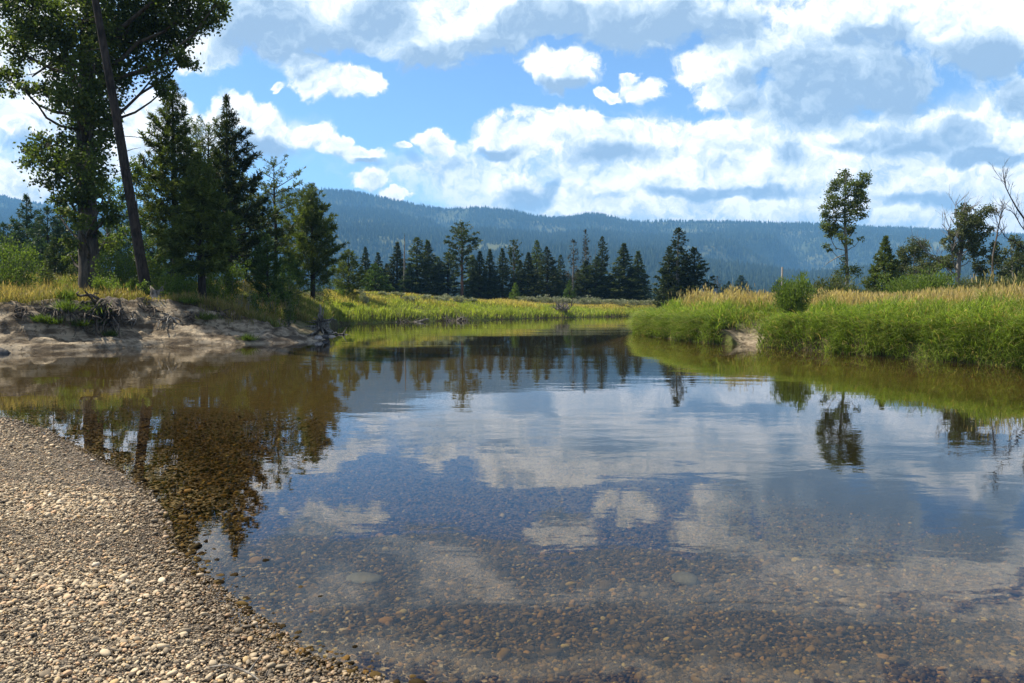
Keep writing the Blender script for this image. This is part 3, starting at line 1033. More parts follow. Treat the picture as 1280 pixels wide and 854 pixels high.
# the pines behind the sand bank
near_conifer(221, 104, 42, 'tallest dark green pine of the clump, pointed top above its neighbours', 101, 39, cb=.24, shape='pine', nb=160, tw=10, per=11, cl=.30, cw=.055, e_lo=0, e_hi=55, up=.25, irr=.4, r0=.24)
near_conifer(287, 122, 45, 'near-black pine with stepped upswept branches on its open side', 102, 43, cb=.16, shape='spruce', nb=150, tw=10, per=11, cl=.30, cw=.06, e_lo=-6, e_hi=45, up=.28, irr=.38, r0=.22, mats=('bark_pine', 'needle_dark'), skew=(.3, .25))
near_conifer(253, 196, 35, 'broad dark pine nearest the bank edge, its bare lower trunk in dry grass', 103, 35, cb=.27, shape='pine', nb=145, tw=10, per=11, cl=.28, cw=.055, e_lo=-12, e_hi=45, up=.2, irr=.35, r0=.19)
near_conifer(262, 160, 50, 'rounded olive pine peeping between the two tallest pines', 104, 32, cb=.3, shape='round', nb=90, tw=9, per=9, cl=.3, cw=.055, e_lo=0, e_hi=40, up=.2, irr=.4)
near_conifer(345, 206, 58, 'thin open pine with sparse ragged tufts behind the dark clump', 105, 28, cb=.30, shape='round', nb=52, tw=7, per=11, cl=.32, cw=.06, e_lo=0, e_hi=30, up=.15, irr=.55, gap=.25, r0=.17)
near_conifer(391, 233, 55, 'bushy lone pine with a short dark trunk at the end of the bank', 106, 35, cb=.17, shape='pine', nb=140, tw=10, per=11, cl=.29, cw=.055, e_lo=5, e_hi=50, up=.25, irr=.38, r0=.17, skew=(3.0, .1))
near_conifer(335, 296, 41, 'bright green young pine sapling under the dark pines', 107, 24, cb=.03, shape='pine', nb=80, tw=12, per=9, cl=.2, cw=.045, e_lo=10, e_hi=50, mats=('bark_pine', 'needle_light'), name='pine_sapling')
near_conifer(362, 318, 48, 'small pale sapling between the young pine and the lone pine', 108, 20, cb=.03, shape='pine', nb=60, tw=10, per=8, cl=.22, cw=.05, e_lo=10, e_hi=50, mats=('bark_pine', 'needle_light'), name='pine_sapling')
near_conifer(436, 314, 68, 'small dark young pine standing on the grassy bank beside the lone pine', 109, 20, cb=.03, shape='pine', nb=80, tw=11, per=8, cl=.24, cw=.05, e_lo=10, e_hi=50, mats=('bark_pine', 'needle'), name='pine_sapling')
near_conifer(215, 290, 39, 'low pine bough thicket at the foot of the tallest pine', 110, 22, cb=.03, shape='pine', nb=60, tw=11, per=8, cl=.24, cw=.05, e_lo=5, e_hi=45, mats=('bark_pine', 'needle'), name='pine_sapling')
near_conifer(70, 300, 46, 'small black-green pine standing on the grassy mound', 111, 17, cb=.03, shape='spruce', nb=80, tw=11, per=8, cl=.24, cw=.05, e_lo=-5, e_hi=40, mats=('bark_pine', 'needle_dark'), name='pine_sapling')
near_conifer(37, 246, 72, 'tallest of the bluish pines beyond the grassy mound', 112, 34, cb=.05, shape='spruce', nb=100, tw=6, per=8, cl=.42, cw=.10, mats=('bark_pine', 'needle_blue'))
near_conifer(62, 262, 68, 'bluish bushy pine beside the tallest bluish pine', 113, 32, cb=.04, shape='pine', nb=90, tw=6, per=8, cl=.42, cw=.10, mats=('bark_pine', 'needle_blue'))
near_conifer(86, 258, 70, 'bluish pine half hidden by the cottonwood trunk', 114, 30, cb=.04, shape='pine', nb=90, tw=6, per=8, cl=.42, cw=.10, mats=('bark_pine', 'needle_blue'))
near_conifer(8, 282, 74, 'low bluish pine at the end of the bluish row', 115, 28, cb=.04, shape='pine', nb=80, tw=6, per=8, cl=.42, cw=.10, mats=('bark_pine', 'needle_blue'))
near_conifer(148, 262, 62, 'soft green pine seen between the cottonwood and the leaning trunk', 116, 30, cb=.04, shape='pine', nb=80, tw=6, per=8, cl=.4, cw=.09, mats=('bark_pine', 'needle_blue'))
near_conifer(200, 270, 60, 'soft green pine behind the leaning trunk and the tallest pine', 117, 30, cb=.04, shape='pine', nb=80, tw=6, per=8, cl=.4, cw=.09, mats=('bark_pine', 'needle_blue'))
near_conifer(308, 250, 60, 'dim green pine filling the gap under the near-black pine', 118, 30, cb=.04, shape='pine', nb=80, tw=6, per=8, cl=.4, cw=.09, mats=('bark_pine', 'needle'))


def small_broadleaf(px, top, D, label, seed, Rpx, mat='leaf_olive', name='broadleaf_tree', n=12, dens=1500, l=.13, w=.10, base=.25, bark='bark_grey', drop=.1, rt=.07, limb=.035):
    foot = place(px, D, drop)
    H = top_h(top, D, foot[2])
    Rr = Rpx / FPX * D
    rng = np.random.default_rng(seed)
    tz_ = np.linspace(0, 1, 8)
    trunk = np.stack([np.cumsum(rng.normal(0, .03, 8)) * H * .3, np.cumsum(rng.normal(0, .03, 8)) * H * .3, tz_ * H * .93 - .15], 1)
    cl = []
    for q in range(n):
        t = base + (1 - base) * (q + .5) / n
        a = q * 2.4 + rng.normal(0, .4)
        pr = Rr * math.sin(math.pi * min(.97, .18 + .8 * (t - base) / (1 - base))) ** .7
        rr = Rr * rng.uniform(.30, .48)
        cl.append((np.array([math.cos(a) * (pr - rr * .6), math.sin(a) * (pr - rr * .6), t * H - rr * .3]), (rr, rr, rr * .9)))
    geo = broadleaf_geo(seed + 1, trunk, np.linspace(rt, .02, 8), cl, dens, l, w, limb)
    return plant(name, label, 'tree', foot, geo, (bark, mat))


small_broadleaf(172, 198, 47, 'yellow-green broadleaf tree behind the leaning pine trunk', 201, 30, 'leaf_under', n=16)
small_broadleaf(138, 214, 44, 'small olive broadleaf tree close behind the cottonwood trunk', 202, 22, 'leaf_under', n=13)


def shrub(px, top, D, Rpx, label, seed, mat='leaf_under', name='shrub', cat='shrub', n=2200, l=.09, w=.055, stems=10, group=None, tone=0., drop=.05, bark='bark_grey', upright=.4, depth=1.0, stem_r=.014):
    foot = place(px, D, drop)
    H = max(.25, top_h(top, D, foot[2]))
    Rr = Rpx / FPX * D
    geo = shrub_geo(seed, (Rr, Rr * depth, H * .5), n, l, w, stems, stem_r, tone, upright)
    return plant(name, label, cat, foot, geo, (bark, mat), ('branches', 'foliage'), group)


# understory on the sand bank and the mound
shrub(14, 288, 33, 38, 'large dark leafy shrub with pale flower heads beside the grassy mound', 301, n=5200, l=.10, w=.06, stems=16)
shrub(148, 306, 36.5, 34, 'tall tangled shrub against the foot of the cottonwood', 302, n=4200, stems=14)
shrub(132, 340, 33, 26, 'low leafy shrub in front of the cottonwood trunk', 303, n=2600, tone=.1)
shrub(204, 336, 33.5, 22, 'light green shrub behind the grey stump', 304, 'leaf_willow', n=2400, tone=.05)
shrub(232, 344, 35.5, 22, 'yellowing shrub beside the bare pine trunk in dry grass', 305, 'leaf_willow', n=2000, tone=.15)
shrub(287, 312, 39, 30, 'dark green leafy thicket right of the bare-trunked pine', 306, 'leaf_willow', n=3600, stems=14, tone=-.12)
shrub(305, 352, 36.5, 13, 'small grey-green sagebrush at the end of the dry grass', 307, 'sage', 'sagebrush', n=900, l=.06, w=.025, tone=-.25)
shrub(180, 318, 38, 30, 'tall green shrub just behind the leaning pine trunk', 308, 'leaf_willow', n=3200, tone=-.1)
shrub(112, 318, 40, 26, 'olive shrub on the mound behind the cottonwood', 309, 'leaf_olive', n=2400)
shrub(364, 345, 42, 20, 'pale olive shrub beneath the lone bushy pine', 310, 'leaf_olive', n=1800)
shrub(404, 338, 58, 17, 'dark green bush beside the trunk of the lone pine', 311, n=2200)
shrub(325, 362, 36, 12, 'dark leafy weed clump at the lip of the sand slope', 312, n=900, tone=-.1)
shrub(362, 364, 37, 12, 'leafy weed with reddish stems on the bright grass slope', 313, n=800, tone=-.1)
shrub(340, 356, 38, 10, 'small round green weed on the grass slope', 314, n=700)
shrub(432, 352, 67, 14, 'bright green bush behind the driftwood root', 315, 'leaf_willow', n=1500)
shrub(255, 326, 38, 26, 'dim leafy thicket behind the bare pine trunk', 316, 'leaf_willow', n=2600, tone=-.15)
shrub(50, 330, 38, 22, 'olive shrub on the slope of the grassy mound', 317, 'leaf_olive', n=1800)
shrub(432, 378, 63, 12, 'dense dark green bush at the water beside the driftwood root', 318, n=2200, tone=-.05)


shrub(268, 338, 36.5, 18, 'bright leafy shrub left of the bare pine trunk base', 341, 'leaf_willow', n=1800, tone=.1)
shrub(222, 322, 37, 24, 'light green leafy shrub between the stump and the bare pine trunk', 342, 'leaf_willow', n=2400, tone=.05)
shrub(352, 330, 43, 22, 'light olive leafy bush behind the bright pine sapling', 343, 'leaf_willow', n=2000, tone=0)
shrub(168, 340, 34.4, 16, 'low light green weeds left of the leaning pine foot', 344, 'leaf_willow', n=1300, tone=.1)


# grass tussocks hanging on the sand face
def tussock(px, py, D, Rpx, h, label, seed, tone=0.):
    D = hit(px, py) or D
    foot = at(px, py, D)
    foot[2] = tz(foot[0], foot[1]) - .03
    rng = np.random.default_rng(seed)
    n = 260
    Rr = Rpx / FPX * D
    lv = Acc()
    B = np.stack([rng.normal(0, Rr * .5, n), rng.normal(0, Rr * .35, n), np.zeros(n)], 1)
    d = unit(np.stack([rng.normal(0, .5, n), rng.normal(-.35, .35, n), rng.uniform(.35, 1.0, n)], 1))
    lv.cards(B, d, perp(rng, d), h * rng.uniform(.5, 1.2, n), .022, np.clip(rng.normal(.38 + tone, .22, n), 0, 1))
    o = lv.obj('grass_tussock', M['leaf_under'])
    o.location = foot
    tag(o, label, 'plant', 'green tussocks on the sand bank')


tussock(84, 392, 29.6, 9, .55, 'bright tussock on the sand bank left of the big root tangle', 401, .1)
tussock(117, 394, 29.4, 12, .6, 'wide bright tussock touching the big root tangle', 402, .1)
tussock(50, 402, 29.0, 10, .35, 'dull olive tussock on the shaded sand face', 403, -.1)
tussock(258, 400, 29.6, 14, .4, 'yellowish tussock on the sand slope below the bare-trunked pine', 404, .1)
tussock(311, 426, 29.5, 8, .35, 'little mossy tussock at the waterline under the sand slope', 405, .15)
tussock(140, 421, 28.9, 7, .3, 'tiny tussock near the waterline below the root tangle', 406, 0)
tussock(66, 406, 29.4, 13, .35, 'olive weeds low on the shaded sand face', 409, -.15)
tussock(96, 409, 29.2, 14, .35, 'dark olive weeds below the two bright tussocks', 410, -.2)
tussock(122, 408, 29.2, 10, .3, 'brownish weeds at the foot of the big root tangle', 411, -.2)
tussock(236, 380, 31.5, 12, .4, 'grassy overhang under the bare pine trunk', 412, 0.)
tussock(290, 384, 32, 12, .4, 'grassy overhang at the head of the sand slope', 413, .05)
tussock(85, 378, 30.6, 8, .6, 'leafy weed standing on the lip of the sand bank', 407, .15)
tussock(322, 396, 31.5, 8, .4, 'thin pale weed on the slope near the sandy point', 408, 0)


# ------------------------------------------------------------------ roots, stump, driftwood, boulder
def rock_geo(seed, rad, sub=4, rough=.25):
    bm = bmesh.new()
    bmesh.ops.create_icosphere(bm, subdivisions=sub, radius=1)
    V = np.array([v.co[:] for v in bm.verts])
    F = np.array([[v.index for v in f.verts] for f in bm.faces])
    bm.free()
    n = fbm(V[:, 0] * 1.3 + V[:, 2] * .7 + seed, V[:, 1] * 1.3 - V[:, 2] * .8, seed, 4) * rough * 2
    V = V * (1 + n)[:, None] * np.asarray(rad)
    return V, F


def root_tangle(px, py, D, wpx, hpx, label, seed, n=26, name='root_tangle', r=.05, mat='root', ball=False):
    rng = np.random.default_rng(seed)
    D = hit(px, py + 5) or D
    foot = at(px, py, D)
    k = D / FPX
    foot[2] = tz(foot[0], foot[1])
    t = thing(name, label, 'tree root', foot)
    w, h = wpx * k, hpx * k
    main, thin = Acc(), Acc()
    for q in range(n):
        a = rng.uniform(-1, 1)
        p = np.array([a * w * .12, rng.uniform(-.1, .25), rng.uniform(.0, .16) * h])
        d = unit(np.array([a * 1.1, -.55 - rng.uniform(0, .5), rng.uniform(-.7, .05)]))
        pts = [p]
        L = rng.uniform(.5, 1.2) * (w * .55 if abs(a) > .4 else h)
        m = 9
        for s in range(m):
            d = unit(d + rng.normal(0, .33, 3) + np.array([0, 0, -.16]))
            q_ = pts[-1] + d * L / m
            gz = tz(q_[0] + foot[0], q_[1] + foot[1]) - foot[2]
            q_[2] = max(q_[2], gz + rng.uniform(-.01, .05))
            pts.append(q_)
        rr = r * rng.uniform(.35, 1.1)
        (main if rr > r * .6 else thin).tube(np.array(pts), np.linspace(rr, rr * .22, m + 1), 6)
    if ball:
        V, F = rock_geo(seed, (w * .17, .30, h * .15), 4, .42)
        bo = mesh_np('root_ball', V, F, M[mat], {'rnd': np.zeros(len(V))}, True, t)
        bo.location = (.05, .22, h * .02)
    main.obj('thick_roots', M[mat], t, True)
    thin.obj('root_hairs', M[mat], t, True)
    return t


root_tangle(134, 384, 30.2, 62, 60, 'big dark tangle of exposed roots spilling over the sand bank', 501, 95, r=.085, ball=True)
root_tangle(70, 385, 30.3, 56, 28, 'low twisted roots along the top of the shaded sand face', 502, 26, r=.055)
root_tangle(212, 398, 29.8, 40, 36, 'pale forked dead roots on the sand bank below the grey stump', 503, 22, r=.04, mat='deadwood')
root_tangle(190, 386, 30.3, 30, 18, 'dark thin roots hanging from the lip under the leaning pine', 504, 22, r=.045)
root_tangle(276, 388, 31.0, 26, 16, 'short dark roots under the grassy lip of the sand slope', 505, 14, r=.04)


root_tangle(30, 392, 30.2, 36, 20, 'thin dead roots over the shaded sand face near the dark boulder', 506, 20, r=.04)
root_tangle(100, 398, 29.8, 50, 36, 'dark roots and litter hanging between the two bright tussocks', 507, 34, r=.05)
root_tangle(165, 400, 29.6, 30, 22, 'splayed grey roots right of the big dark root tangle', 508, 26, r=.04, mat='deadwood')
root_tangle(240, 392, 30.4, 24, 14, 'fine roots under the lip below the bare pine trunk', 509, 18, r=.035)


def build_stump():
    D = 33.2
    foot = place(196, D)
    rng = np.random.default_rng(61)
    k = 16
    zs = np.array([-.15, 0, .06, .2, .38, .5])
    rs = np.array([.40, .36, .31, .27, .255, .25])
    V = []
    for i, (z, r) in enumerate(zip(zs, rs)):
        for j in range(k):
            a = j * 2 * math.pi / k
            rr = r * (1 + .10 * math.sin(3 * a + 1) + .06 * math.sin(7 * a + i * .3) + (.22 * max(0, math.cos(2.5 * a)) if i < 2 else 0))
            zz = z + (.10 * math.sin(2 * a + .7) + rng.uniform(-.04, .06) if i == 5 else 0)
            V.append((rr * math.cos(a), rr * math.sin(a), zz))
    F = [(i * k + j, i * k + (j + 1) % k, (i + 1) * k + (j + 1) % k, (i + 1) * k + j) for i in range(5) for j in range(k)]
    V.append((0, 0, .40))
    F3 = [(5 * k + j, 5 * k + (j + 1) % k, len(V) - 1) for j in range(k)]
    o = mesh_np('tree_stump', V, F, M['deadwood'], {'rnd': np.zeros(len(V))}, True, None, F3)
    o.location = foot
    tag(o, 'short weathered grey stump beside the foot of the leaning pine', 'stump')


build_stump()


def build_driftwood():
    D = 36.5
    foot = at(403, 405, D)
    foot[2] = tz(foot[0], foot[1])
    rng = np.random.default_rng(71)
    t = thing('driftwood_root', 'upturned grey driftwood root at the sandy point by the water', 'driftwood', foot)
    a, b = Acc(), Acc()
    a.tube(np.array([(.1, .5, .1), (.05, .2, .35), (0, 0, .55), (-.05, -.15, .75)]), [.14, .24, .32, .2], 10)
    for q in range(22):
        an = rng.uniform(0, 6.28)
        d = unit(np.array([math.cos(an), -.5 + rng.normal(0, .3), math.sin(an) * .9 + .2]))
        p = [np.array([0, -.05, .55]) + d * .12]
        L = rng.uniform(.35, .95)
        for s in range(6):
            d = unit(d + rng.normal(0, .28, 3))
            p.append(p[-1] + d * L / 6)
        p = np.array(p)
        p[:, 2] = np.maximum(p[:, 2], -.15)
        b.tube(p, np.linspace(.085, .015, 7) * rng.uniform(.5, 1.2), 6)
    b.tube(np.array([(-.1, 0, .6), (-.12, -.05, 1.0), (-.05, -.05, 1.3), (-.1, -.02, 1.5)]), [.11, .08, .05, .015], 7)
    a.obj('stump', M['deadwood'], t, True)
    b.obj('roots', M['deadwood'], t, True)


build_driftwood()


def rock_mat(name, c1, c2):
    m, T, out = mat_new(name)
    co = T.n('ShaderNodeTexCoord').outputs['Object']
    n = T.noise(co, 5, 6, .65)
    bp = T.n('ShaderNodeBump', {'Strength': .5, 'Distance': .05, 'Height': n})
    bs = T.n('ShaderNodeBsdfPrincipled', {'Base Color': T.mix(T.smooth(n, .3, .7), c1, c2), 'Roughness': .8, 'Normal': bp.outputs[0], 'Specular IOR Level': .3})
    T.t.links.new(bs.outputs[0], out.inputs[0])
    return m


M['rock_dark'] = rock_mat('dark_rock', (.03, .028, .026), (.09, .085, .08))
M['rock_pale'] = rock_mat('pale_rock', (.16, .14, .12), (.38, .34, .30))


def rock(px, py, D, rad, label, seed, mat, name='boulder', under=None, rough=.25, group=None):
    if under is None:
        x, y, _ = at(px, py, D)
    else:
        x, y = G(px, py, under)
    V, F = rock_geo(seed, rad, 3, rough)
    o = mesh_np(name, V, F, M[mat], None, True)
    o.location = (x, y, tz(x, y) + rad[2] * .25)
    tag(o, label, 'rock', group)


rock(2, 437, 25.75, (.30, .25, .26), 'dark boulder at the waterline in front of the shaded sand face', 81, 'rock_dark')
rng_r = np.random.default_rng(9)
for q, (px, py, lab) in enumerate([(409, 417, 'pale rock beside the driftwood root, topmost of the waterline rocks'), (414, 421, 'whitish flat rock at the tip of the sandy point'),
                                   (405, 424, 'brown rock on the tip of the sandy point'), (418, 416, 'small pale rock standing in shallow water off the point'), (398, 426, 'small grey rock below the sand slope')]):
    rock(px, py, G(px, py)[1] + .15, (.24 - .02 * q, .18, .13), lab, 90 + q, 'rock_pale' if q != 2 else 'rock_dark', group='rocks at the sandy point')
rock(455, 732, 0, (.13, .09, .035), 'flat grey stone lying under the clear shallow water', 97, 'rock_dark', 'submerged_stone', under=-.1, rough=.12)
rock(856, 731, 0, (.09, .11, .045), 'larger dark stone resting on the pebbly river bed', 98, 'rock_dark', 'submerged_stone', under=-.22, rough=.12)


def build_stick():
    x, y = G(292, 828, .1)
    z = tz(x, y) + .03
    t = thing('dead_twig', 'pale forked dead twig lying on the gravel shore', 'twig', (x, y, z))
    a, b = Acc(), Acc()
    a.tube(np.array([(-.13, .06, .0), (-.05, .03, .025), (.03, 0, .02), (.09, -.03, .01), (.13, -.06, .0)]), [.004, .006, .006, .005, .003], 6)
    b.tube(np.array([(.07, -.02, .012), (.09, .03, .04), (.10, .09, .05), (.12, .14, .03)]), [.005, .004, .003, .002], 6)
    c = Acc()
    c.tube(np.array([(-.03, .02, .02), (-.05, -.03, .03), (-.09, -.06, .01)]), [.004, .003, .002], 6)
    a.obj('stem', M['deadwood'], t, True)
    b.obj('side_twig', M['deadwood'], t, True)
    c.obj('side_twig', M['deadwood'], t, True)


build_stick()

# ------------------------------------------------------------------ far bank: sagebrush, brush pile, snags, log
sage_spots = [(455, 364, 60, 11, 'olive sagebrush nearest the small dark pine'), (478, 366, 66, 10, 'round grey sagebrush below the narrow spruces'), (497, 365, 68, 12, 'pale sagebrush under the bare snag'),
              (512, 370, 66, 10, 'pale sagebrush left of the brown brush pile, lower on the slope'), (530, 368, 68, 13, 'broad pale sagebrush beneath the twin spruces'), (548, 371, 68, 11, 'sagebrush touching the brown brush pile'),
              (556, 366, 70, 11, 'tall pale sagebrush behind the brush pile'), (574, 369, 72, 12, 'grey sagebrush at the foot of the tall open pine'), (588, 373, 74, 10, 'last sagebrush before the bare grass stretch'),
              (446, 366, 64, 9, 'small dim sagebrush beside the bright green bush')]
for q, (px, top, D, r, lab) in enumerate(sage_spots):
    shrub(px, top, D + 6, r * .82, lab, 600 + q, 'sage', 'sagebrush', n=900, l=.15, w=.07, stems=9, group='sagebrush on the far bank', depth=1, upright=.8)
# low sagebrush flat behind the bend: prototypes copied along it
sg = np.random.default_rng(66)
protos = []
flat_lab = ['low grey sagebrush on the flat beyond the dead root clump, {}']
where = ['first of its line', 'second of its line', 'beneath the thin snags', 'right of the thin snags', 'under the twin dark spruces', 'under the dark pair, lower and browner', 'under the gap in the treeline',
         'left of the grass point', 'smallest, nearest the grass point', 'behind the dead root clump', 'at the edge of the dark spruces', 'under the reddish-brown pine', 'under the slender pine', 'near the bright sapling']
xs_ = [712, 724, 733, 746, 764, 777, 792, 804, 812, 700, 756, 682, 664, 652]
for q, px in enumerate(xs_):
    D = 98 + sg.uniform(-2, 5) + (0 if px > 700 else -6)
    foot = place(px, D, .05)
    if q < 3:
        geo = shrub_geo(650 + q, (1.2, 1.2, .5), 900, .18, .09, 8, .02, -.15, .8)
        o = plant('sagebrush', '', 'shrub', foot, geo, ('bark_grey', 'sage'), ('branches', 'foliage'), 'sagebrush on the far flat')
        protos.append(o)
    else:
        o = copy_tree(protos[q % 3])
        o.location = foot
        o.rotation_euler.z = sg.uniform(0, 6)
    s = sg.uniform(.75, 1.25)
    o.scale = (s * 1.15, s, s)
    o['label'] = 'low grey sagebrush on the far flat, ' + where[q]


def brush_pile(px, py, D, w, h, label, seed, n=50, name='brush_pile', cat='brush pile', mat='dry_twigs', up=.3):
    rng = np.random.default_rng(seed)
    foot = at(px, py, D)
    foot[2] = tz(foot[0], foot[1])
    a = Acc()
    for q in range(n):
        p = np.array([rng.normal(0, w * .35), rng.normal(0, w * .2), rng.uniform(0, h * .5)])
        d = unit(np.array([rng.normal(0, .8), rng.normal(0, .5), rng.normal(up, .35)]))
        L = rng.uniform(.4, 1.0) * w * .7
        m = p + d * L * .5 + rng.normal(0, .06, 3)
        a.tube(np.array([p - [0, 0, .1], m, p + d * L]), np.array([.06, .045, .015]) * rng.uniform(.4, 1.1), 5, rng.uniform(.1, .9))
    o = a.obj(name, M[mat], None, True)
    o.location = foot
    tag(o, label, cat)


brush_pile(571, 378, 69, 1.6, .7, 'brown pile of dead brush among the pale sagebrush', 701, 70)
brush_pile(702, 392, 84, 1.5, 1.6, 'tangled dead root clump at the bend of the far bank', 702, 80, 'dead_root_clump', 'tree root', up=.7)
brush_pile(506, 399, 65.3, 1.7, .3, 'dark undercut roots and sticks at the far waterline', 703, 60, 'stick_jam', 'driftwood', up=.0)


def log_at(px, py, label, L, seed, rz=0., D=None, mat='deadwood', r=.10, tilt=0.):
    x, y = G(px, py) if D is None else at(px, py, D)[:2]
    a = Acc()
    rng = np.random.default_rng(seed)
    s = np.linspace(-.5, .5, 8)
    P = np.stack([s * L, rng.normal(0, .03, 8), s * L * tilt + rng.normal(0, .02, 8)], 1)
    a.tube(P, np.linspace(r, r * .6, 8), 8)
    a.tube(np.array([P[5], P[5] + [.2, -.1, .35]]), [.04, .015], 5)
    o = a.obj('driftwood_log', M[mat], None, True)
    o.location = (x, y, max(0.04, tz(x, y) + .06))
    o.rotation_euler.z = rz
    tag(o, label, 'log')


log_at(524, 402.5, 'whitish driftwood log ending the dark undercut of the far bank', 1.6, 711, .5, tilt=.25)
log_at(424, 418.5, 'thin pale log lying in the water off the sandy point', .9, 712, .2, r=.05)

# ------------------------------------------------------------------ the dark treeline across the river
PROTO = {}
H0 = 12.0


def proto(kind, v):
    key = (kind, v)
    if key in PROTO:
        return PROTO[key]
    s = 800 + 17 * v + {'spruce': 0, 'pine': 100, 'tallpine': 200, 'snag': 300, 'sparse': 400, 'narrow': 500}[kind]
    c = dict(tw=5.0, per=8, cl=.42, cw=.13)
    if kind == 'spruce':
        g = conifer_geo(s, H0, 2.1, cb=.04, shape='spruce', nb=150, irr=.32, e_lo=-15, e_hi=40, up=.15, **c)
    elif kind == 'narrow':
        g = conifer_geo(s, H0, 1.5, cb=.05, shape='column', nb=130, irr=.45, e_lo=-12, e_hi=30, gap=.08, **c)
    elif kind == 'pine':
        g = conifer_geo(s, H0, 2.2, cb=.10, shape='pine', nb=120, irr=.42, e_lo=0, e_hi=40, up=.2, **c)
    elif kind == 'tallpine':
        g = conifer_geo(s, H0, 1.9, cb=.36, shape='round', nb=75, irr=.5, e_lo=-5, e_hi=35, up=.15, gap=.14, **c)
    elif kind == 'sparse':
        g = conifer_geo(s, H0, 1.0, cb=.40, shape='column', nb=50, irr=.6, e_lo=-10, e_hi=20, gap=.35, tw=2.6, per=6, cl=.42, cw=.11)
    else:
        g = conifer_geo(s, H0, .8, cb=.2, shape='spruce', nb=60, irr=.6, e_lo=-5, e_hi=30, gap=.2, tw=.0, per=1, cl=.12, cw=.03)
    PROTO[key] = g
    return g


GEO_OBJ = {}


def far_tree(px, top, D, kind, v, label, wpx=None, mats=None, group='conifers of the dark treeline', name=None, base=None):
    foot = place(px, D, .1)
    H = top_h(top, D, foot[2])
    if mats is None and kind in ('spruce', 'pine', 'narrow'):
        mats = (('bark_pine', 'needle_dark'), ('bark_pine', 'needle'), ('bark_grey', 'needle_dark'), ('bark_red', 'needle_blue'))[(px * 7) % 4 if (px * 7) % 4 < 3 else (3 if px % 3 == 0 else 0)]
    key = (kind, v, mats)
    nm = name or {'snag': 'dead_snag', 'sparse': 'dying_pine_tree', 'spruce': 'spruce_tree', 'narrow': 'spruce_tree'}.get(kind, 'pine_tree')
    if key not in GEO_OBJ:
        tr, cr = proto(kind, v)
        mt = mats or {'snag': ('bark_grey', 'needle_brown'), 'sparse': ('bark_grey', 'needle_brown'), 'pine': ('bark_pine', 'needle_dark'), 'tallpine': ('bark_red', 'needle_dark')}.get(kind, ('bark_pine', 'needle_dark'))
        o = plant(nm, label, 'tree', foot, (tr, cr), mt)
        GEO_OBJ[key] = o
    else:
        o = copy_tree(GEO_OBJ[key])
        o.name = nm
        o.location = foot
        o['label'] = label
    o['group'] = group
    sz = H / H0
    if wpx:
        base_r = {'spruce': 2.1, 'narrow': 1.5, 'pine': 2.2, 'tallpine': 1.9, 'snag': .8, 'sparse': 1.0}[kind]
        sx = wpx * {'tallpine': 1.05, 'sparse': 1.05, 'snag': 1.0, 'narrow': 1.25}.get(kind, 1.6) / 2 / FPX * D / base_r
    else:
        sx = sz
    o.scale = (sx, sx, sz)
    o.rotation_euler.z = (px * 1.7) % 6.28
    return o


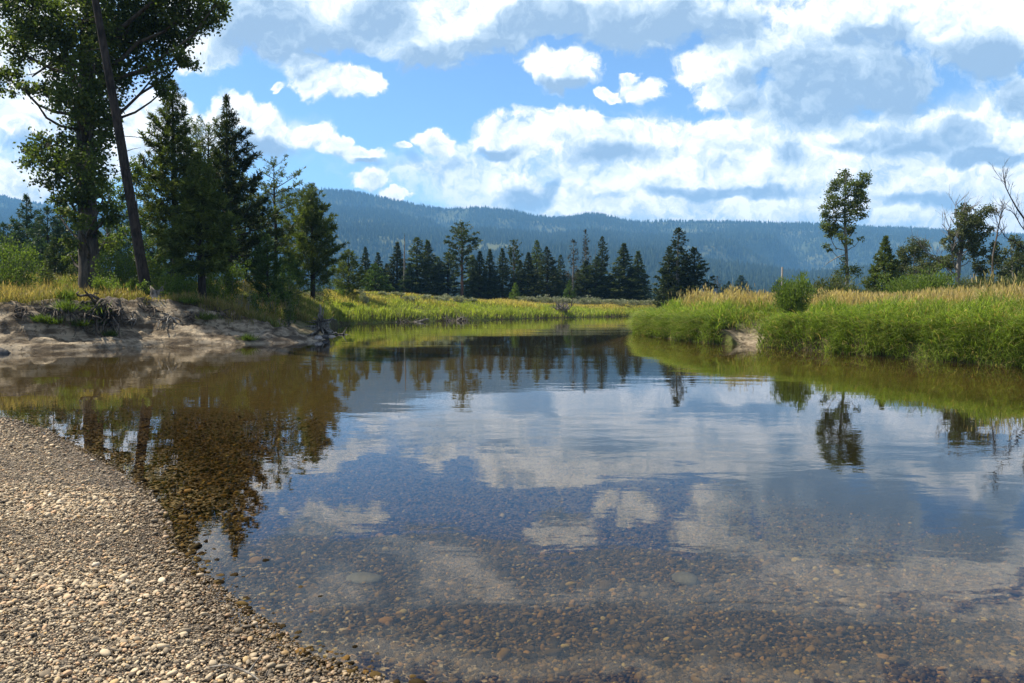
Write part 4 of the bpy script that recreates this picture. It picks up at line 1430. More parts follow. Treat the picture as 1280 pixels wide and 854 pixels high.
sp = 'spruce'
for row in [
    (457, 310, 118, sp, 0, 'dark spruce beginning the treeline beside the small dark pine', 22),
    (473, 317, 116, sp, 1, 'short dark spruce second in the treeline, behind the light green sapling', 22),
    (484, 330, 120, sp, 2, 'low dark spruce filling the gap left of the bare snag', 22),
    (497, 304, 118, sp, 2, 'pointed dark spruce just left of the bare snag', 28),
    (521, 299, 117, 'narrow', 0, 'taller of the twin dark spruces right of the bare snag', 30),
    (534, 302, 119, sp, 0, 'lower of the twin dark spruces right of the bare snag', 32),
    (513, 330, 116, sp, 1, 'low dark spruce in front of the bare snag and twin spruces', 26),
    (547, 322, 121, 'pine', 0, 'ragged dark pine between the twin spruces and the tall open pine', 24),
    (560, 317, 119, 'pine', 1, 'round-topped dark pine touching the tall open pine', 28),
    (578, 280, 117, 'tallpine', 0, 'tall open-crowned pine with a bare reddish trunk above the treeline', 38),
    (591, 320, 120, sp, 1, 'dark spruce just right of the tall open pine', 26),
    (600, 315, 118, sp, 2, 'dark spruce second right of the tall open pine', 26),
    (612, 313, 119, sp, 0, 'pointed spruce third right of the tall open pine', 24),
    (628, 312, 118, sp, 1, 'dark narrow cone-shaped spruce left of the slender taller pine', 24),
    (643, 302, 120, 'tallpine', 1, 'slender taller pine with a ragged round top above the spruces', 20),
    (650, 326, 118, sp, 2, 'low spruce at the foot of the slender taller pine', 24),
    (660, 317, 117, sp, 0, 'broad dark spruce right of the slender taller pine', 28),
    (671, 302, 122, 'pine', 0, 'greyish pine behind the reddish-brown pine', 22),
    (684, 310, 115, 'pine', 1, 'reddish-brown pine with its thin trunk showing down to the grass', 26),
    (701, 320, 120, 'narrow', 0, 'narrow dark spruce between the reddish-brown pine and the thin snags', 14),
    (694, 336, 118, sp, 1, 'low dim spruce right of the reddish-brown pine', 24),
    (710, 342, 120, 'pine', 0, 'low dim pine under the thin snags', 26),
    (724, 338, 122, 'pine', 1, 'low dim pine right of the thin snags', 28),
    (733, 327, 118, 'pine', 0, 'rounded dark pine beside the bald-topped dead pine', 30),
    (745, 322, 117, 'pine', 1, 'rounded dark pine below the narrow bottlebrush top', 30),
    (752, 297, 119, 'narrow', 1, 'tall narrow bottlebrush pine rising above the rounded pines', 16),
    (764, 345, 118, sp, 2, 'low spruce in the notch left of the dark pair', 28),
    (780, 306, 116, sp, 0, 'taller of the dark pair ending the treeline', 36),
    (797, 315, 117, sp, 2, 'lower of the dark pair ending the treeline', 28),
    (788, 338, 115, sp, 1, 'low spruce in front of the dark pair', 34),
    (846, 288, 92, 'narrow', 0, 'tall irregular pine standing alone beyond the grass point', 34),
    (836, 312, 93, 'pine', 0, 'lower side pine on the river side of the tall irregular pine', 28),
    (868, 311, 92, 'pine', 1, 'dense rounded pine right of the tall irregular pine', 38),
    (856, 326, 94, sp, 1, 'low pine between the tall irregular pine and the dense rounded pine', 30),
    (830, 344, 95, sp, 0, 'short dark pine at the edge of the lone group beyond the grass point', 20),
]:
    far_tree(*row)
far_tree(506, 293, 116, 'snag', 0, 'thin bare grey snag between dark spruces', 16)
far_tree(716, 301, 116, 'sparse', 0, 'thin dying pine with a few brown tufts, shorter of two snags', 16)
far_tree(732, 289, 118, 'sparse', 1, 'tallest bald-topped dead pine above the treeline', 12)
far_tree(744, 306, 121, 'snag', 1, 'very thin bare snag beside the narrow bottlebrush pine', 6)
far_tree(738, 312, 122, 'snag', 0, 'short bare snag right of the bald-topped dead pine', 5)
near_conifer(469, 332, 84, 'light green rounded sapling in front of the dark treeline', 121, 15, cb=.03, shape='pine', nb=70, tw=6, per=8, cl=.36, cw=.10, mats=('bark_pine', 'needle_light'), name='pine_sapling')
near_conifer(644, 356, 96, 'bright yellow-green sapling at the foot of the slender pine', 122, 7, cb=.03, shape='spruce', nb=50, tw=6, per=8, cl=.30, cw=.09, mats=('bark_pine', 'leaf_willow'), name='pine_sapling')
near_conifer(712, 352, 100, 'small dull green sapling under the thin snags', 123, 9, cb=.03, shape='spruce', nb=50, tw=6, per=8, cl=.30, cw=.09, mats=('bark_pine', 'needle_light'), name='pine_sapling')
# far off on the valley floor
for px, top, D, kind, v, lab, w in [(925, 345, 260, 'spruce', 0, 'blue-green far spruce on the valley floor left of the grey post', 26), (911, 352, 250, 'spruce', 1, 'smaller far spruce beside the blue-green far spruce', 16),
                                    (896, 346, 240, 'sparse', 0, 'brownish half-dead far tree right of the dense rounded pine', 14), (973, 350, 240, 'spruce', 2, 'far spruce half hidden behind the round willow bush', 22),
                                    (906, 356, 230, 'pine', 0, 'low olive far pine between the brownish far tree and the far spruce', 16)]:
    far_tree(px, top, D, kind, v, lab, w, ('bark_grey', 'needle_blue') if kind != 'sparse' else None, 'far trees on the valley floor')


def build_post():
    D = 64
    foot = place(977, D)
    H = top_h(334, D, foot[2])
    a = Acc()
    a.tube(np.array([(0, 0, -.2), (0.01, 0, H * .5), (.0, 0, H), (0, 0, H + .01)]), [.085, .08, .075, .02], 10)
    o = a.obj('wooden_post', M['bark_grey'], None, True)
    o.location = foot
    tag(o, 'plain grey wooden post standing behind the round willow bush', 'post')


build_post()

# ------------------------------------------------------------------ right bank
shrub(993, 343, 33.2, 27, 'round bright willow bush on the grassy bank left of the tall aspen', 321, 'leaf_willow', 'willow_bush', n=9000, l=.12, w=.035, stems=30, tone=.05, upright=.9)


def build_aspen():
    D = 58.0
    foot = place(1058, D)
    k = D / FPX
    W = lambda px, py, dy=0.0: at(px, py, D) + np.array([0, dy, 0]) - foot
    tp = [(1059, 362), (1059, 345), (1058, 320), (1057, 300), (1056, 280), (1056, 258), (1057, 235), (1058, 214)]
    trunk = np.array([W(*p) for p in tp])
    trunk[0][2] = -.3
    rng = np.random.default_rng(41)
    cl = [(1062, 220, 11), (1050, 228, 10), (1074, 226, 10), (1080, 236, 9), (1044, 240, 10), (1060, 240, 13), (1036, 254, 10), (1052, 256, 13), (1070, 250, 13), (1080, 250, 7), (1032, 264, 8), (1044, 270, 12), (1062, 270, 13), (1076, 266, 9),
          (1038, 284, 10), (1052, 288, 10), (1070, 284, 9), (1046, 300, 7), (1040, 308, 7), (1054, 304, 6), (1072, 300, 4), (1038, 292, 8), (1084, 243, 5), (1066, 230, 10)]
    clumps = [(W(x, y, rng.uniform(-.9, .9)), (r * k * .82, r * k * .86, r * k * .9)) for x, y, r in cl]
    geo = broadleaf_geo(42, trunk, [.15, .12, .105, .095, .08, .06, .045, .02], clumps, 1900, .15, .10, .05, .9)
    low = [(1057, 330, 7), (1060, 340, 9), (1052, 345, 8), (1066, 346, 10)]
    for x, y, r in low:
        leaf_clump(geo[1], rng, W(x, y, -.2), (r * k, r * k, r * k * 1.3), 260, .12, .09, -.1)
    geo[0].tube(np.array([W(1057, 318), W(1046, 322), W(1036, 328), W(1030, 333)]), [.05, .035, .025, .01], 5)
    plant('aspen_tree', 'tall thin lone aspen with an airy egg-shaped crown above the grass', 'tree', foot, geo, ('bark_pale', 'leaf_aspen'))


build_aspen()
near_conifer(1104, 298, 62, 'dark pointed conifer right of the tall aspen', 131, 20, cb=.03, shape='spruce', nb=130, tw=7, per=9, cl=.34, cw=.09, e_lo=-8, e_hi=45, name='spruce_tree')
small_broadleaf(1142, 300, 66, 'grey-green broadleaf tree behind the bright shrub', 211, 25, 'leaf_olive', n=15, dens=1500, l=.17, w=.10, base=.12)
small_broadleaf(1126, 310, 67, 'small grey-green tree touching the dark conifer', 212, 15, 'leaf_olive', n=10, dens=1500, l=.17, w=.10, base=.12)
shrub(1150, 336, 44, 50, 'wide bright green shrub thicket below the half-dead cottonwood', 322, 'leaf_willow', n=12000, l=.15, w=.06, stems=40, tone=-.02, upright=.9)
shrub(1040, 342, 44, 34, 'low leafy weeds at the foot of the tall aspen', 323, 'leaf_olive', n=5000, l=.15, w=.06, stems=24, upright=1)
shrub(1262, 338, 40, 30, 'olive shrub at the foot of the bare dead tree', 324, 'leaf_olive', n=6000, l=.14, w=.06, stems=22, upright=.8)
shrub(1215, 343, 42, 28, 'pale shrub with whitish tips beneath the half-dead cottonwood', 325, 'leaf_olive', n=5000, l=.14, w=.06, stems=22, tone=.1, upright=.8)


shrub(1018, 352, 37, 16, 'pale leafy weeds right of the round willow bush', 331, 'leaf_olive', n=2200, l=.12, w=.05, stems=18, tone=.15, upright=1)
shrub(1078, 352, 42, 18, 'low leafy weeds between the tall aspen and the dark conifer', 332, 'leaf_olive', n=2000, l=.12, w=.05, stems=18, tone=.1, upright=1)
shrub(1195, 420, 23.6, 20, 'bushy bright weed clump bulging over the water in the reed grass', 333, 'leaf_willow', n=1500, l=.16, w=.03, stems=22, tone=.1, upright=.4)
shrub(1110, 414, 26.5, 20, 'rounded dark green weed clump in the front of the reed grass', 334, 'leaf_willow', n=1400, l=.16, w=.03, stems=22, tone=-.1, upright=.4)
shrub(900, 402, 33.5, 17, 'dark bushy weed clump left of the small sandy gap', 335, 'leaf_willow', n=1500, l=.16, w=.035, stems=22, tone=-.1, upright=.5)


def build_halfdead():
    D = 56.0
    foot = place(1198, D)
    k = D / FPX
    W = lambda px, py, dy=0.0: at(px, py, D) + np.array([0, dy, 0]) - foot
    rng = np.random.default_rng(43)
    trunk = np.array([W(*p) for p in [(1198, 366), (1197, 345), (1199, 325), (1203, 305), (1206, 285), (1208, 265)]])
    trunk[0][2] = -.3
    cl = [(1205, 262, 9), (1198, 275, 11), (1222, 265, 10), (1228, 278, 10), (1214, 282, 12), (1196, 292, 11), (1224, 296, 12), (1206, 302, 11), (1190, 310, 9), (1218, 314, 11), (1204, 322, 9), (1190, 330, 9), (1180, 300, 6), (1230, 290, 7), (1178, 326, 8), (1214, 336, 9)]
    clumps = [(W(x, y, rng.uniform(-1, 1)), (r * k, r * k, r * k * .95)) for x, y, r in cl]
    geo = broadleaf_geo(44, trunk, [.2, .17, .14, .11, .08, .04], clumps, 2100, .16, .10, .05, .9)
    for (x, y, ax, az) in [(1197, 340, -.55, .8), (1200, 325, -.4, .9), (1196, 345, -.8, .6), (1199, 330, .1, 1), (1202, 312, -.3, 1)]:
        bare_geo(geo[0], rng, W(x, y), unit(np.array([ax, rng.normal(0, .2), az])), 2.3, .06, 3, .42, .3, 3)
    plant('cottonwood_tree', 'half-dead olive cottonwood with bare grey boughs in its crown', 'tree', foot, geo, ('bark_grey', 'leaf_olive'))


build_halfdead()
small_broadleaf(1240, 302, 55, 'dark olive broadleaf tree between the half-dead cottonwood and the bare tree', 213, 20, 'leaf_olive', n=12, dens=1500, l=.17, w=.10, base=.2, rt=.12)
near_conifer(1272, 308, 62, 'dark conifer behind the bare dead tree', 132, 18, cb=.05, shape='spruce', nb=100, tw=6, per=8, cl=.36, cw=.09, name='spruce_tree', mats=('bark_pine', 'needle_dark'))
near_conifer(1300, 300, 60, 'dark conifer at the very end of the bank trees', 133, 22, cb=.05, shape='spruce', nb=100, tw=6, per=8, cl=.36, cw=.09, name='spruce_tree', mats=('bark_pine', 'needle_dark'))
small_broadleaf(1170, 322, 64, 'small dim tree left of the half-dead cottonwood', 214, 16, 'leaf_olive', n=9, dens=1500, l=.17, w=.10, base=.1)


small_broadleaf(1266, 296, 58, 'olive leafy tree behind the bare tree at the bank end', 215, 19, 'leaf_olive', n=12, dens=1500, l=.17, w=.10, base=.15, rt=.12)


def build_bare_tree():
    D = 47.0
    foot = place(1300, D)
    W = lambda px, py, dy=0.0: at(px, py, D) + np.array([0, dy, 0]) - foot
    rng = np.random.default_rng(51)
    tr, br = Acc(), Acc()
    tr.tube(np.array([W(1302, 366), W(1300, 340), W(1296, 310), W(1292, 288)]) + np.array([[0, 0, -.3], [0, 0, 0], [0, 0, 0], [0, 0, 0]]), [.2, .17, .14, .12], 9)
    b1 = np.array([W(1292, 290), W(1282, 276), W(1272, 262), W(1264, 248), W(1258, 236), W(1255, 222)])
    b2 = np.array([W(1294, 300), W(1284, 292), W(1276, 282), W(1268, 268), W(1262, 262)])
    b3 = np.array([W(1300, 325), W(1285, 315), W(1270, 304), W(1256, 296), W(1248, 282)])
    b4 = np.array([W(1292, 290), W(1296, 262), W(1292, 240), W(1296, 215)])
    for b, r in ((b1, .06), (b2, .04), (b3, .035), (b4, .055)):
        br.tube(b, np.linspace(r, .015, len(b)), 7)
        for q in range(9):
            s = rng.uniform(.2, .98) * (len(b) - 1)
            i = int(s)
            p = b[i] + (b[i + 1] - b[i]) * (s - i)
            d = unit((b[i + 1] - b[i]) + rng.normal(0, .35, 3) + np.array([0, 0, .35]))
            bare_geo(br, rng, p, d, rng.uniform(.45, 1.0), .014, 2, .4, .35, 3)
    t = thing('bare_tree', 'leafless dead tree with upswept black branches at the end of the bank', 'tree', foot)
    tr.obj('trunk', M['bark_grey'], t, True)
    br.obj('branches', M['bark_pine'], t, True)
    # a second thin dead stem
    D2 = 52.0
    f2 = place(1243, D2)
    V = lambda px, py: at(px, py, D2) - f2
    a, c = Acc(), Acc()
    st = np.array([V(1240, 350), V(1241, 320), V(1246, 295), V(1250, 275), V(1254, 256)])
    st[0][2] = -.2
    a.tube(st, [.06, .05, .04, .025, .01], 7)
    for q in range(16):
        s = rng.uniform(1.2, 3.95)
        i = int(s)
        p = st[i] + (st[i + 1] - st[i]) * (s - i)
        bare_geo(c, rng, p, unit(np.array([rng.normal(0, .6), rng.normal(0, .4), .9])), rng.uniform(.4, 1.0), .02, 1, .4, .3, 3)
    t2 = thing('bare_tree', 'thin leafless grey sapling left of the larger bare dead tree', 'tree', f2)
    a.obj('trunk', M['bark_cotton'], t2, True)
    c.obj('branches', M['bark_cotton'], t2, True)


build_bare_tree()


# ------------------------------------------------------------------ grasses
def grass_mat(name, greens, tans):
    m, T, out = mat_new(name)
    a = T.n('ShaderNodeAttribute', attribute_name='rnd').outputs['Fac']
    t = T.n('ShaderNodeAttribute', attribute_name='dry').outputs['Fac']
    col = T.mix(t, T.ramp(a, greens), T.ramp(a, tans))
    bs = T.n('ShaderNodeBsdfPrincipled', {'Base Color': col, 'Roughness': .5, 'Specular IOR Level': .3})
    tr = T.n('ShaderNodeBsdfTranslucent', {'Color': T.mix(1.0, col, (1.45, 1.55, .8), 'MULTIPLY')})
    mx = T.n('ShaderNodeMixShader', {0: .5, 1: bs.outputs[0], 2: tr.outputs[0]})
    T.t.links.new(mx.outputs[0], out.inputs[0])
    return m


M['grass_lush'] = grass_mat('lush_grass', [(0, (.055, .088, .011)), (.5, (.125, .190, .022)), (1, (.25, .33, .055))], [(0, (.18, .125, .05)), (.5, (.36, .26, .11)), (1, (.52, .40, .20))])
M['grass_mead'] = grass_mat('meadow_grass', [(0, (.11, .135, .018)), (.5, (.225, .265, .038)), (1, (.35, .38, .08))], [(0, (.22, .145, .05)), (.5, (.42, .29, .10)), (1, (.58, .43, .18))])

M['grass_bank'] = grass_mat('bank_straw_grass', [(0, (.055, .075, .014)), (.5, (.115, .145, .026)), (1, (.20, .23, .055))], [(0, (.12, .085, .036)), (.5, (.24, .165, .066)), (1, (.38, .27, .12))])


class Grass:
    def __init__(s):
        s.V, s.rnd, s.dry = [], [], []

    def blades(s, rng, P, h, a, bend, w, dry0, dry1):
        """P bases (N,3), h heights, a unit lean (N,2), bend 0..1.2, dryness at foot and tip"""
        N = len(P)
        ss = np.array([0, .38, .72, 1.0])
        ww = np.array([.8, 1.0, .7, .12])
        fa = rng.uniform(0, 6.28, N)
        side = np.stack([np.cos(fa), np.sin(fa), np.zeros(N)], 1)
        V = np.empty((N, 4, 2, 3))
        for q in range(4):
            t = ss[q]
            c = P.copy()
            c[:, 2] += h * t * (1 - bend * .55 * t)
            c[:, :2] += a * (h * bend * t * t * .8)[:, None]
            V[:, q, 0] = c + side * (w * ww[q] * .5)[:, None]
            V[:, q, 1] = c - side * (w * ww[q] * .5)[:, None]
        s.V.append(V.reshape(-1, 3))
        r = np.clip(rng.normal(.5, .2, N), 0, 1)
        s.rnd.append(np.repeat(r, 8))
        d = dry0[:, None] + (dry1 - dry0)[:, None] * ss[None]
        s.dry.append(np.repeat(np.clip(d, 0, 1), 2, axis=1).ravel())
        top = P.copy()
        top[:, 2] += h * (1 - bend * .55)
        top[:, :2] += a * (h * bend * .8)[:, None]
        return top

    def heads(s, rng, T, l, w):
        N = len(T)
        d = unit(np.stack([rng.normal(0, .25, N), rng.normal(0, .25, N), np.ones(N)], 1))
        sd = perp(rng, d)
        ss, ww = [0, .3, .7, 1.0], [.3, 1.0, .8, .1]
        V = np.empty((N, 4, 2, 3))
        for q in range(4):
            c = T + d * (l * (ss[q] - .25))[:, None]
            V[:, q, 0] = c + sd * (w * ww[q] * .5)[:, None]
            V[:, q, 1] = c - sd * (w * ww[q] * .5)[:, None]
        s.V.append(V.reshape(-1, 3))
        s.rnd.append(np.repeat(np.clip(rng.normal(.6, .22, N), 0, 1), 8))
        s.dry.append(np.ones(N * 8))

    def build(s, name, mat, label):
        V = np.vstack(s.V)
        n = len(V) // 8
        b = np.arange(n)[:, None] * 8
        F = np.concatenate([np.stack([b[:, 0] + 2 * q, b[:, 0] + 2 * q + 1, b[:, 0] + 2 * q + 3, b[:, 0] + 2 * q + 2], 1) for q in range(3)])
        o = mesh_np(name, V, F, mat, {'rnd': np.concatenate(s.rnd), 'dry': np.concatenate(s.dry)}, False)
        tag(o, label, None, None, 'stuff')


def sow(rng, n, ulo, uhi, Dlo, Dhi, pw=0.0):
    """random feet inside a wedge of the view"""
    c = rng.uniform(0, 1, n)
    D = (Dlo ** (2 - pw) + c * (Dhi ** (2 - pw) - Dlo ** (2 - pw))) ** (1 / (2 - pw))
    x = rng.uniform(ulo, uhi, n) * D
    z, d, sand, grav = terrain(x, D)
    return np.stack([x, D, z], 1), d, sand, grav


def lean_of(rng, n, bias=(0, 0)):
    a = rng.normal(0, 1, (n, 2)) + np.array(bias)
    return a / (np.linalg.norm(a, axis=1)[:, None] + 1e-9)


def build_grass():
    rng = np.random.default_rng(1001)
    # right bank: lush reed grass in front, dry seed heads behind
    g = Grass()
    P, d, sand, grav = sow(rng, 620000, .10, .95, 18, 62, .85)
    clear = np.hypot((P[:, 0] - G(940, 431)[0]), (P[:, 1] - G(940, 431)[1] - .5) * .8) / 1.25
    ok = (d > -.12) & (d < 26) & (clear > rng.uniform(.75, 1.15, len(d)))
    P, d = P[ok], d[ok]
    patch = fbm(P[:, 0] * .45, P[:, 1] * .45, 61, 3)
    wd = sstep(d + patch * 4.5, 3.3, 7.8)                   # how dry the stand is
    wd = np.clip(wd + .35 * sstep(d, 2.0, 3.5) * (P[:, 0] / P[:, 1] < .29), 0, 1)
    dens = np.where(d < 5, 1.0, np.where(d < 10, .7, .42))
    lump0 = vnoise(P[:, 0] * 1.5, P[:, 1] * 1.5, 62)
    dens = dens * np.where(d < 4, np.clip(.85 + 1.3 * lump0, .25, 1), 1)
    k = rng.uniform(0, 1, len(P)) < dens
    P, d, wd, patch = P[k], d[k], wd[k], patch[k]
    isdry = rng.uniform(0, 1, len(P)) < wd * .8
    N = len(P)
    lump = vnoise(P[:, 0] * 1.5, P[:, 1] * 1.5, 62)
    hh = (.92 + .45 * patch + 1.0 * lump * (d < 4)) * rng.uniform(.6, 1.1, N) * (.8 + .2 * sstep(d, -.1, 1.0))
    dip = 1 - .55 * np.exp(-((P[:, 0] / P[:, 1] - .358) / .028) ** 2) * (P[:, 1] < 34)
    uu_ = P[:, 0] / P[:, 1]
    dip = dip * (1 - .62 * np.exp(-((uu_ - .306) / .020) ** 2) * (P[:, 1] < 35)) * (.45 + .55 * sstep(uu_, .155, .215))
    hh *= dip
    bias = np.stack([-.3 + 0 * d, -1.5 * (d < .9) - .7 * (d < 2.2) - .2], 1)
    a = rng.normal(0, 1, (N, 2)) + bias
    a /= np.linalg.norm(a, axis=1)[:, None] + 1e-9
    w = np.where(isdry, .011, .021) * rng.uniform(.7, 1.3, N) * (P[:, 1] / 30) ** .5
    bend = np.where(isdry, rng.uniform(.05, .4, N), rng.uniform(.35, 1.35, N) + .35 * (d < .8))
    # leaves of the lush grass spring from the stalks, not only from the ground
    lift = np.where(~isdry, rng.uniform(0, .65, N) ** 1.2 * hh, 0)
    P2 = P.copy()
    P2[:, 2] += lift - .03
    h2 = np.where(isdry, hh * 1.12, np.clip(hh - lift, .28, .62))
    fr = vnoise(P[:, 0] * 1.1, P[:, 1] * 1.1, 64)
    dead = (~isdry) & (rng.uniform(0, 1, N) < .06 + .25 * (fr > .22))
    dry0 = np.where(isdry, .35, np.where(dead, .8, .0))
    dry1 = np.where(isdry, 1.0, np.where(dead, .9, rng.uniform(0, .25, N)))
    top = g.blades(rng, P2, h2, a, bend, w, dry0, dry1)
    # leaves spilling over the cut edge down to the water
    i0 = next(i for i, s in enumerate(SHORE) if abs(s[0] - 8.2) < 1e-6)
    i1 = next(i for i, s in enumerate(SHORE) if s[:2] == (18, 17))
    seg = SH[i0:i1 + 1, :2]
    ln = np.hypot(*np.diff(seg, axis=0).T)
    cum = np.concatenate([[0], np.cumsum(ln)])
    ns = 75000
    t_ = rng.uniform(0, cum[-1], ns)
    sx, sy = np.interp(t_, cum, seg[:, 0]), np.interp(t_, cum, seg[:, 1])
    k_ = np.clip(np.searchsorted(cum, t_) - 1, 0, len(ln) - 1)
    tn = np.diff(seg, axis=0)[k_] / ln[k_][:, None]
    inl = np.stack([-tn[:, 1], tn[:, 0]], 1)
    off = rng.uniform(-.05, 1.0, ns)
    q1 = terrain(sx + inl[:, 0] * .5, sy + inl[:, 1] * .5)[1]
    sgn = np.where(q1 > 0, 1, -1)[:, None]
    X = np.stack([sx, sy], 1) + inl * sgn * off[:, None]
    zz, dd_, _, _ = terrain(X[:, 0], X[:, 1])
    lump2 = vnoise(X[:, 0] * 1.5, X[:, 1] * 1.5, 62)
    away = np.hypot(X[:, 0] - G(940, 431)[0], (X[:, 1] - G(940, 431)[1] - .5) * .8) > 1.2
    ok2 = (dd_ > -.08) & away & (rng.uniform(0, 1, ns) < np.clip(.75 + 1.6 * lump2, .12, 1))
    X, zz, sgn, inl = X[ok2], zz[ok2], sgn[ok2], inl[ok2]
    n2 = len(X)
    a2 = -inl * sgn + rng.normal(0, .55, (n2, 2))
    a2 /= np.linalg.norm(a2, axis=1)[:, None]
    B2 = np.column_stack([X, zz + rng.uniform(0, .55, n2)])
    dead2 = rng.uniform(0, 1, n2) < .10
    g.blades(rng, B2, rng.uniform(.28, .6, n2), a2, rng.uniform(.7, 1.75, n2), .022 * rng.uniform(.7, 1.3, n2) * (X[:, 1] / 30) ** .5, np.where(dead2, .8, 0), np.where(dead2, .9, rng.uniform(0, .2, n2)))
    hd = isdry & (rng.uniform(0, 1, N) < .62)
    n = hd.sum()
    g.heads(rng, top[hd], rng.uniform(.14, .26, n), rng.uniform(.025, .045, n) * (P[hd, 1] / 30) ** .5)
    g.build('reed_grass', M['grass_lush'], 'tall lush reed grass with dry seed heads on the bank')

    # far bank: green-yellow meadow slope
    g = Grass()
    P, d, sand, grav = sow(rng, 230000, -.24, .24, 44, 132, .9)
    ok = (d > .05) & (P[:, 0] < .17 * P[:, 1] + 2)
    P, d = P[ok], d[ok]
    patch = fbm(P[:, 0] * .18, P[:, 1] * .18, 71, 3)
    N = len(P)
    wd = np.clip(sstep(d + patch * 6, 2.2, 7.5) * .95 + .03, 0, 1)
    isdry = rng.uniform(0, 1, N) < wd * .75
    hh = np.where(d < 1.2, .55, .36) * rng.uniform(.6, 1.25, N) * (1 + 1.1 * patch + .9 * vnoise(P[:, 0] * .7, P[:, 1] * .7, 74)) * (1 - .4 * (P[:, 1] > 90))
    w = .045 * (P[:, 1] / 70) * rng.uniform(.7, 1.3, N)
    bend = rng.uniform(.1, .8, N)
    g.blades(rng, P, hh, lean_of(rng, N), bend, w, np.where(isdry, .5, wd * .35), np.where(isdry, 1, wd * .6))
    g.build('meadow_grass', M['grass_mead'], 'yellow-green meadow grass on the far bank')

    # left bank: dry straw grass over the sand, greener behind
    g = Grass()
    P, d, sand, grav = sow(rng, 190000, -.80, -.20, 27, 60, .9)
    edge = fbm(P[:, 0] * .9, P[:, 1] * .9, 83, 3)
    ok = (d > 2.15 + edge * .6) | ((sand < .15) & (d > .05))
    P, d, sand = P[ok], d[ok], sand[ok]
    N = len(P)
    patch = fbm(P[:, 0] * .35, P[:, 1] * .35, 81, 3)
    right = sstep(P[:, 0] / P[:, 1], -.36, -.29)
    wd = np.clip(.72 - .48 * right + patch * .8 - .25 * sstep(d, 6, 12), .05, 1)
    isdry = rng.uniform(0, 1, N) < wd * .75
    uu = P[:, 0] / P[:, 1]
    clr = 1 - .8 * np.exp(-((uu + .453) / .022) ** 2) * (P[:, 1] < 33.4)
    hh = clr * rng.uniform(.22, .6, N) * (1 + .8 * patch) * (1 + .35 * sstep(d, 4, 8))
    w = .024 * (P[:, 1] / 32) * rng.uniform(.7, 1.3, N)
    top = g.blades(rng, P, hh, lean_of(rng, N), rng.uniform(.1, .8, N), w, np.where(isdry, .5, wd * .25), np.where(isdry, 1, wd * .5))
    hd = isdry & (rng.uniform(0, 1, N) < .2)
    g.heads(rng, top[hd], rng.uniform(.10, .18, hd.sum()), rng.uniform(.018, .03, hd.sum()))
    g.build('bank_grass', M['grass_bank'], 'straw-coloured dry grass along the top of the sand bank')


build_grass()


# ------------------------------------------------------------------ pebbles
def pebble_mat(name, wetcol=1.0, dull=False):
    m, T, out = mat_new(name)
    a = T.n('ShaderNodeAttribute', attribute_name='rnd').outputs['Fac']
    co = T.n('ShaderNodeNewGeometry').outputs['Position']
    z = T.n('ShaderNodeSeparateXYZ', {0: co}).outputs[2]
    if dull:
        col = T.ramp(a, [(0, (.034, .028, .018)), (.35, (.085, .066, .037)), (.68, (.15, .112, .054)), (.88, (.24, .172, .074)), (.95, (.34, .21, .078)), (.98, (.40, .32, .12)), (1, (.45, .40, .24))])
    else:
        col = T.ramp(a, [(0, (.09, .072, .052)), (.18, (.20, .158, .108)), (.45, (.38, .298, .195)), (.76, (.53, .418, .275)), (.89, (.45, .285, .165)), (.95, (.46, .31, .14)), (1, (.66, .56, .42))])
    n = T.noise(co, 90, 3, .6)
    col = T.mix(T.m('MULTIPLY', T.smooth(n, .35, .7), .35), col, T.mix(1.0, col, (.68, .66, .62), 'MULTIPLY'))
    wet = T.smooth(T.m('ADD', z, T.m('MULTIPLY', T.noise(co, 2.0, 3), -.02)), .035, .0)
    col = T.mix(wet, col, T.mix(1.0, col, (.42, .38, .33), 'MULTIPLY'))
    ro = T.n('ShaderNodeMix', {0: wet, 2: .8, 3: .45}, data_type='FLOAT').outputs[0]
    bs = T.n('ShaderNodeBsdfPrincipled', {'Base Color': col, 'Roughness': ro, 'Specular IOR Level': 0.0 if dull else .25})
    T.t.links.new(bs.outputs[0], out.inputs[0])
    return m


def pebble_mesh(rng, P, size, sub, tilt=.35):
    """flattened stones at points P (N,3) of half-length size"""
    bm = bmesh.new()
    if sub == 1:
        bmesh.ops.create_icosphere(bm, subdivisions=2, radius=1)
    else:
        bmesh.ops.create_icosphere(bm, subdivisions=1, radius=1)
    v0 = np.array([v.co[:] for v in bm.verts])
    f0 = np.array([[v.index for v in f.verts] for f in bm.faces])
    bm.free()
    N = len(P)
    nv = len(v0)
    # a dozen shapes, squarish to round
    shp = np.empty((12, nv, 3))
    for q in range(12):
        r = np.random.default_rng(50 + q)
        e = r.uniform(.72, 1.05)
        v = np.sign(v0) * np.abs(v0) ** e
        v = v + .10 * np.sin(v0[:, [1, 2, 0]] * r.uniform(1.5, 3, 3) + r.uniform(0, 6, 3))
        shp[q] = v
    s = shp[rng.integers(0, 12, N)]
    sc = np.stack([size, size * rng.uniform(.62, .95, N), size * rng.uniform(.30, .62, N)], 1)
    s = s * sc[:, None]
    # yaw then a small tilt
    ya = rng.uniform(0, 6.28, N)
    c, sn = np.cos(ya)[:, None], np.sin(ya)[:, None]
    x, y, z = s[..., 0], s[..., 1], s[..., 2]
    x, y = x * c - y * sn, x * sn + y * c
    ta = rng.normal(0, tilt, N)
    c, sn = np.cos(ta)[:, None], np.sin(ta)[:, None]
    y, z = y * c - z * sn, y * sn + z * c
    tb = rng.normal(0, tilt, N)
    c, sn = np.cos(tb)[:, None], np.sin(tb)[:, None]
    x, z = x * c - z * sn, x * sn + z * c
    V = np.stack([x, y, z], -1) + P[:, None]
    F = (f0[None] + (np.arange(N) * nv)[:, None, None]).reshape(-1, 3)
    return V.reshape(-1, 3), F, np.repeat(rng.uniform(0, 1, N), nv)


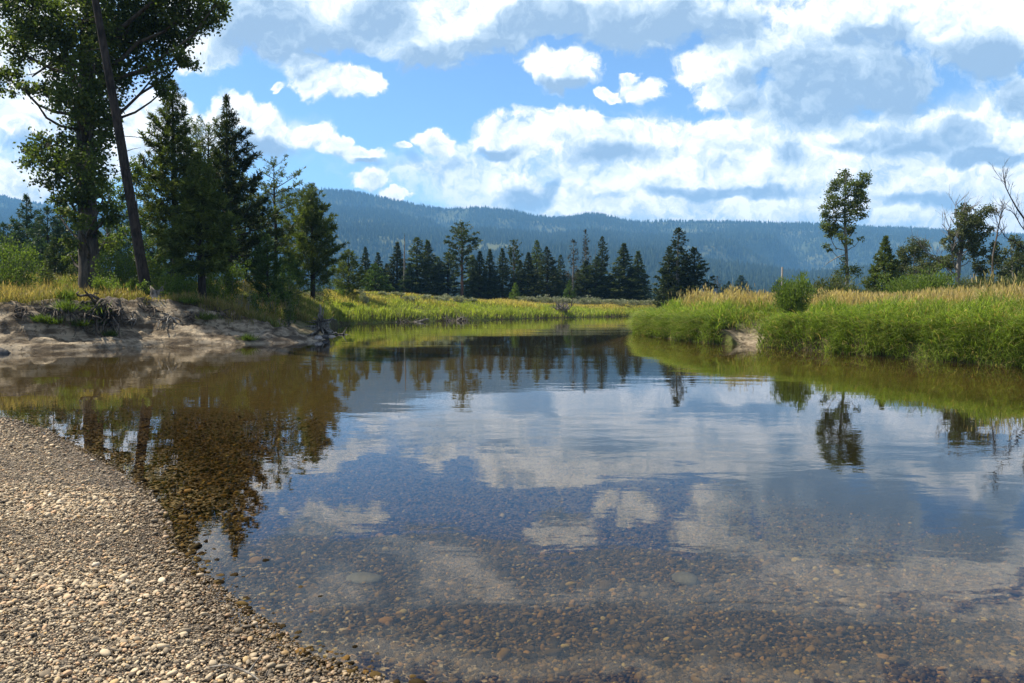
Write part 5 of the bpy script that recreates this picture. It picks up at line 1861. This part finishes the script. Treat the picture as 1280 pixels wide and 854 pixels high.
def build_pebbles():
    rng = np.random.default_rng(2002)

    def lay(name, label, mat, parts):
        Vs, Fs, As, n = [], [], [], 0
        for P, s, sub in parts:
            V, F, a = pebble_mesh(rng, P, s, sub)
            Vs.append(V)
            Fs.append(F + n)
            As.append(a)
            n += len(V)
        o = mesh_np(name, np.vstack(Vs), np.vstack(Fs), mat, {'rnd': np.concatenate(As)}, True)
        tag(o, label, None, None, 'stuff')

    def pick(n, x0, x1, y0, y1, lo, hi):
        x = rng.uniform(x0, x1, n)
        y = rng.uniform(y0, y1, n)
        k = (np.abs(x) < .72 * y + .9)
        x, y = x[k], y[k]
        z, d, sand, grav = terrain(x, y)
        k = (d > lo) & (d < hi)
        return x[k], y[k], z[k], d[k]

    parts = []
    for (n, y0, y1, sub, big) in [(150000, 2.4, 4.7, 1, 1.0), (160000, 4.7, 7, 0, 1.05), (130000, 7, 13.5, 0, 1.25)]:
        x, y, z, d = pick(n, -10, .9, y0, y1, -.10, 5.5)
        s = np.exp(rng.normal(math.log(.0060), .50, len(x))) * big
        s = np.where(rng.uniform(0, 1, len(x)) < .003, rng.uniform(.018, .030, len(x)), s)
        s = np.clip(s * (1 + .7 * vnoise(x * 1.1, y * 1.1, 91) ), .0032, .030)
        lay_z = z + s * .30 + rng.uniform(0, .012, len(x))
        parts.append((np.stack([x, y, lay_z], 1), s, sub))
    lay('gravel', 'sunlit rounded river pebbles of the gravel shore', pebble_mat('dry_pebbles'), parts)
    parts = []
    for (n, x0, x1, y0, y1, big) in [(100000, -3, 6, 2.4, 6.2, 1.0), (150000, -9, 11, 6.2, 15, 1.15)]:
        x, y, z, d = pick(n, x0, x1, y0, y1, -12, -.04)
        k = rng.uniform(0, 1, len(x)) < (1 - sstep(y, 7.5, 14.5)) * (1 - sstep(-d, 3.5, 9))
        x, y, z = x[k], y[k], z[k]
        s = np.clip(np.exp(rng.normal(math.log(.0098), .46, len(x))) * big, .006, .06)
        parts.append((np.stack([x, y, z + s * .15], 1), s, 1 if y1 < 7 else 0))
    lay('river_pebbles', 'brown and orange pebbles on the bed under clear water', pebble_mat('submerged_pebbles', dull=True), parts)


build_pebbles()
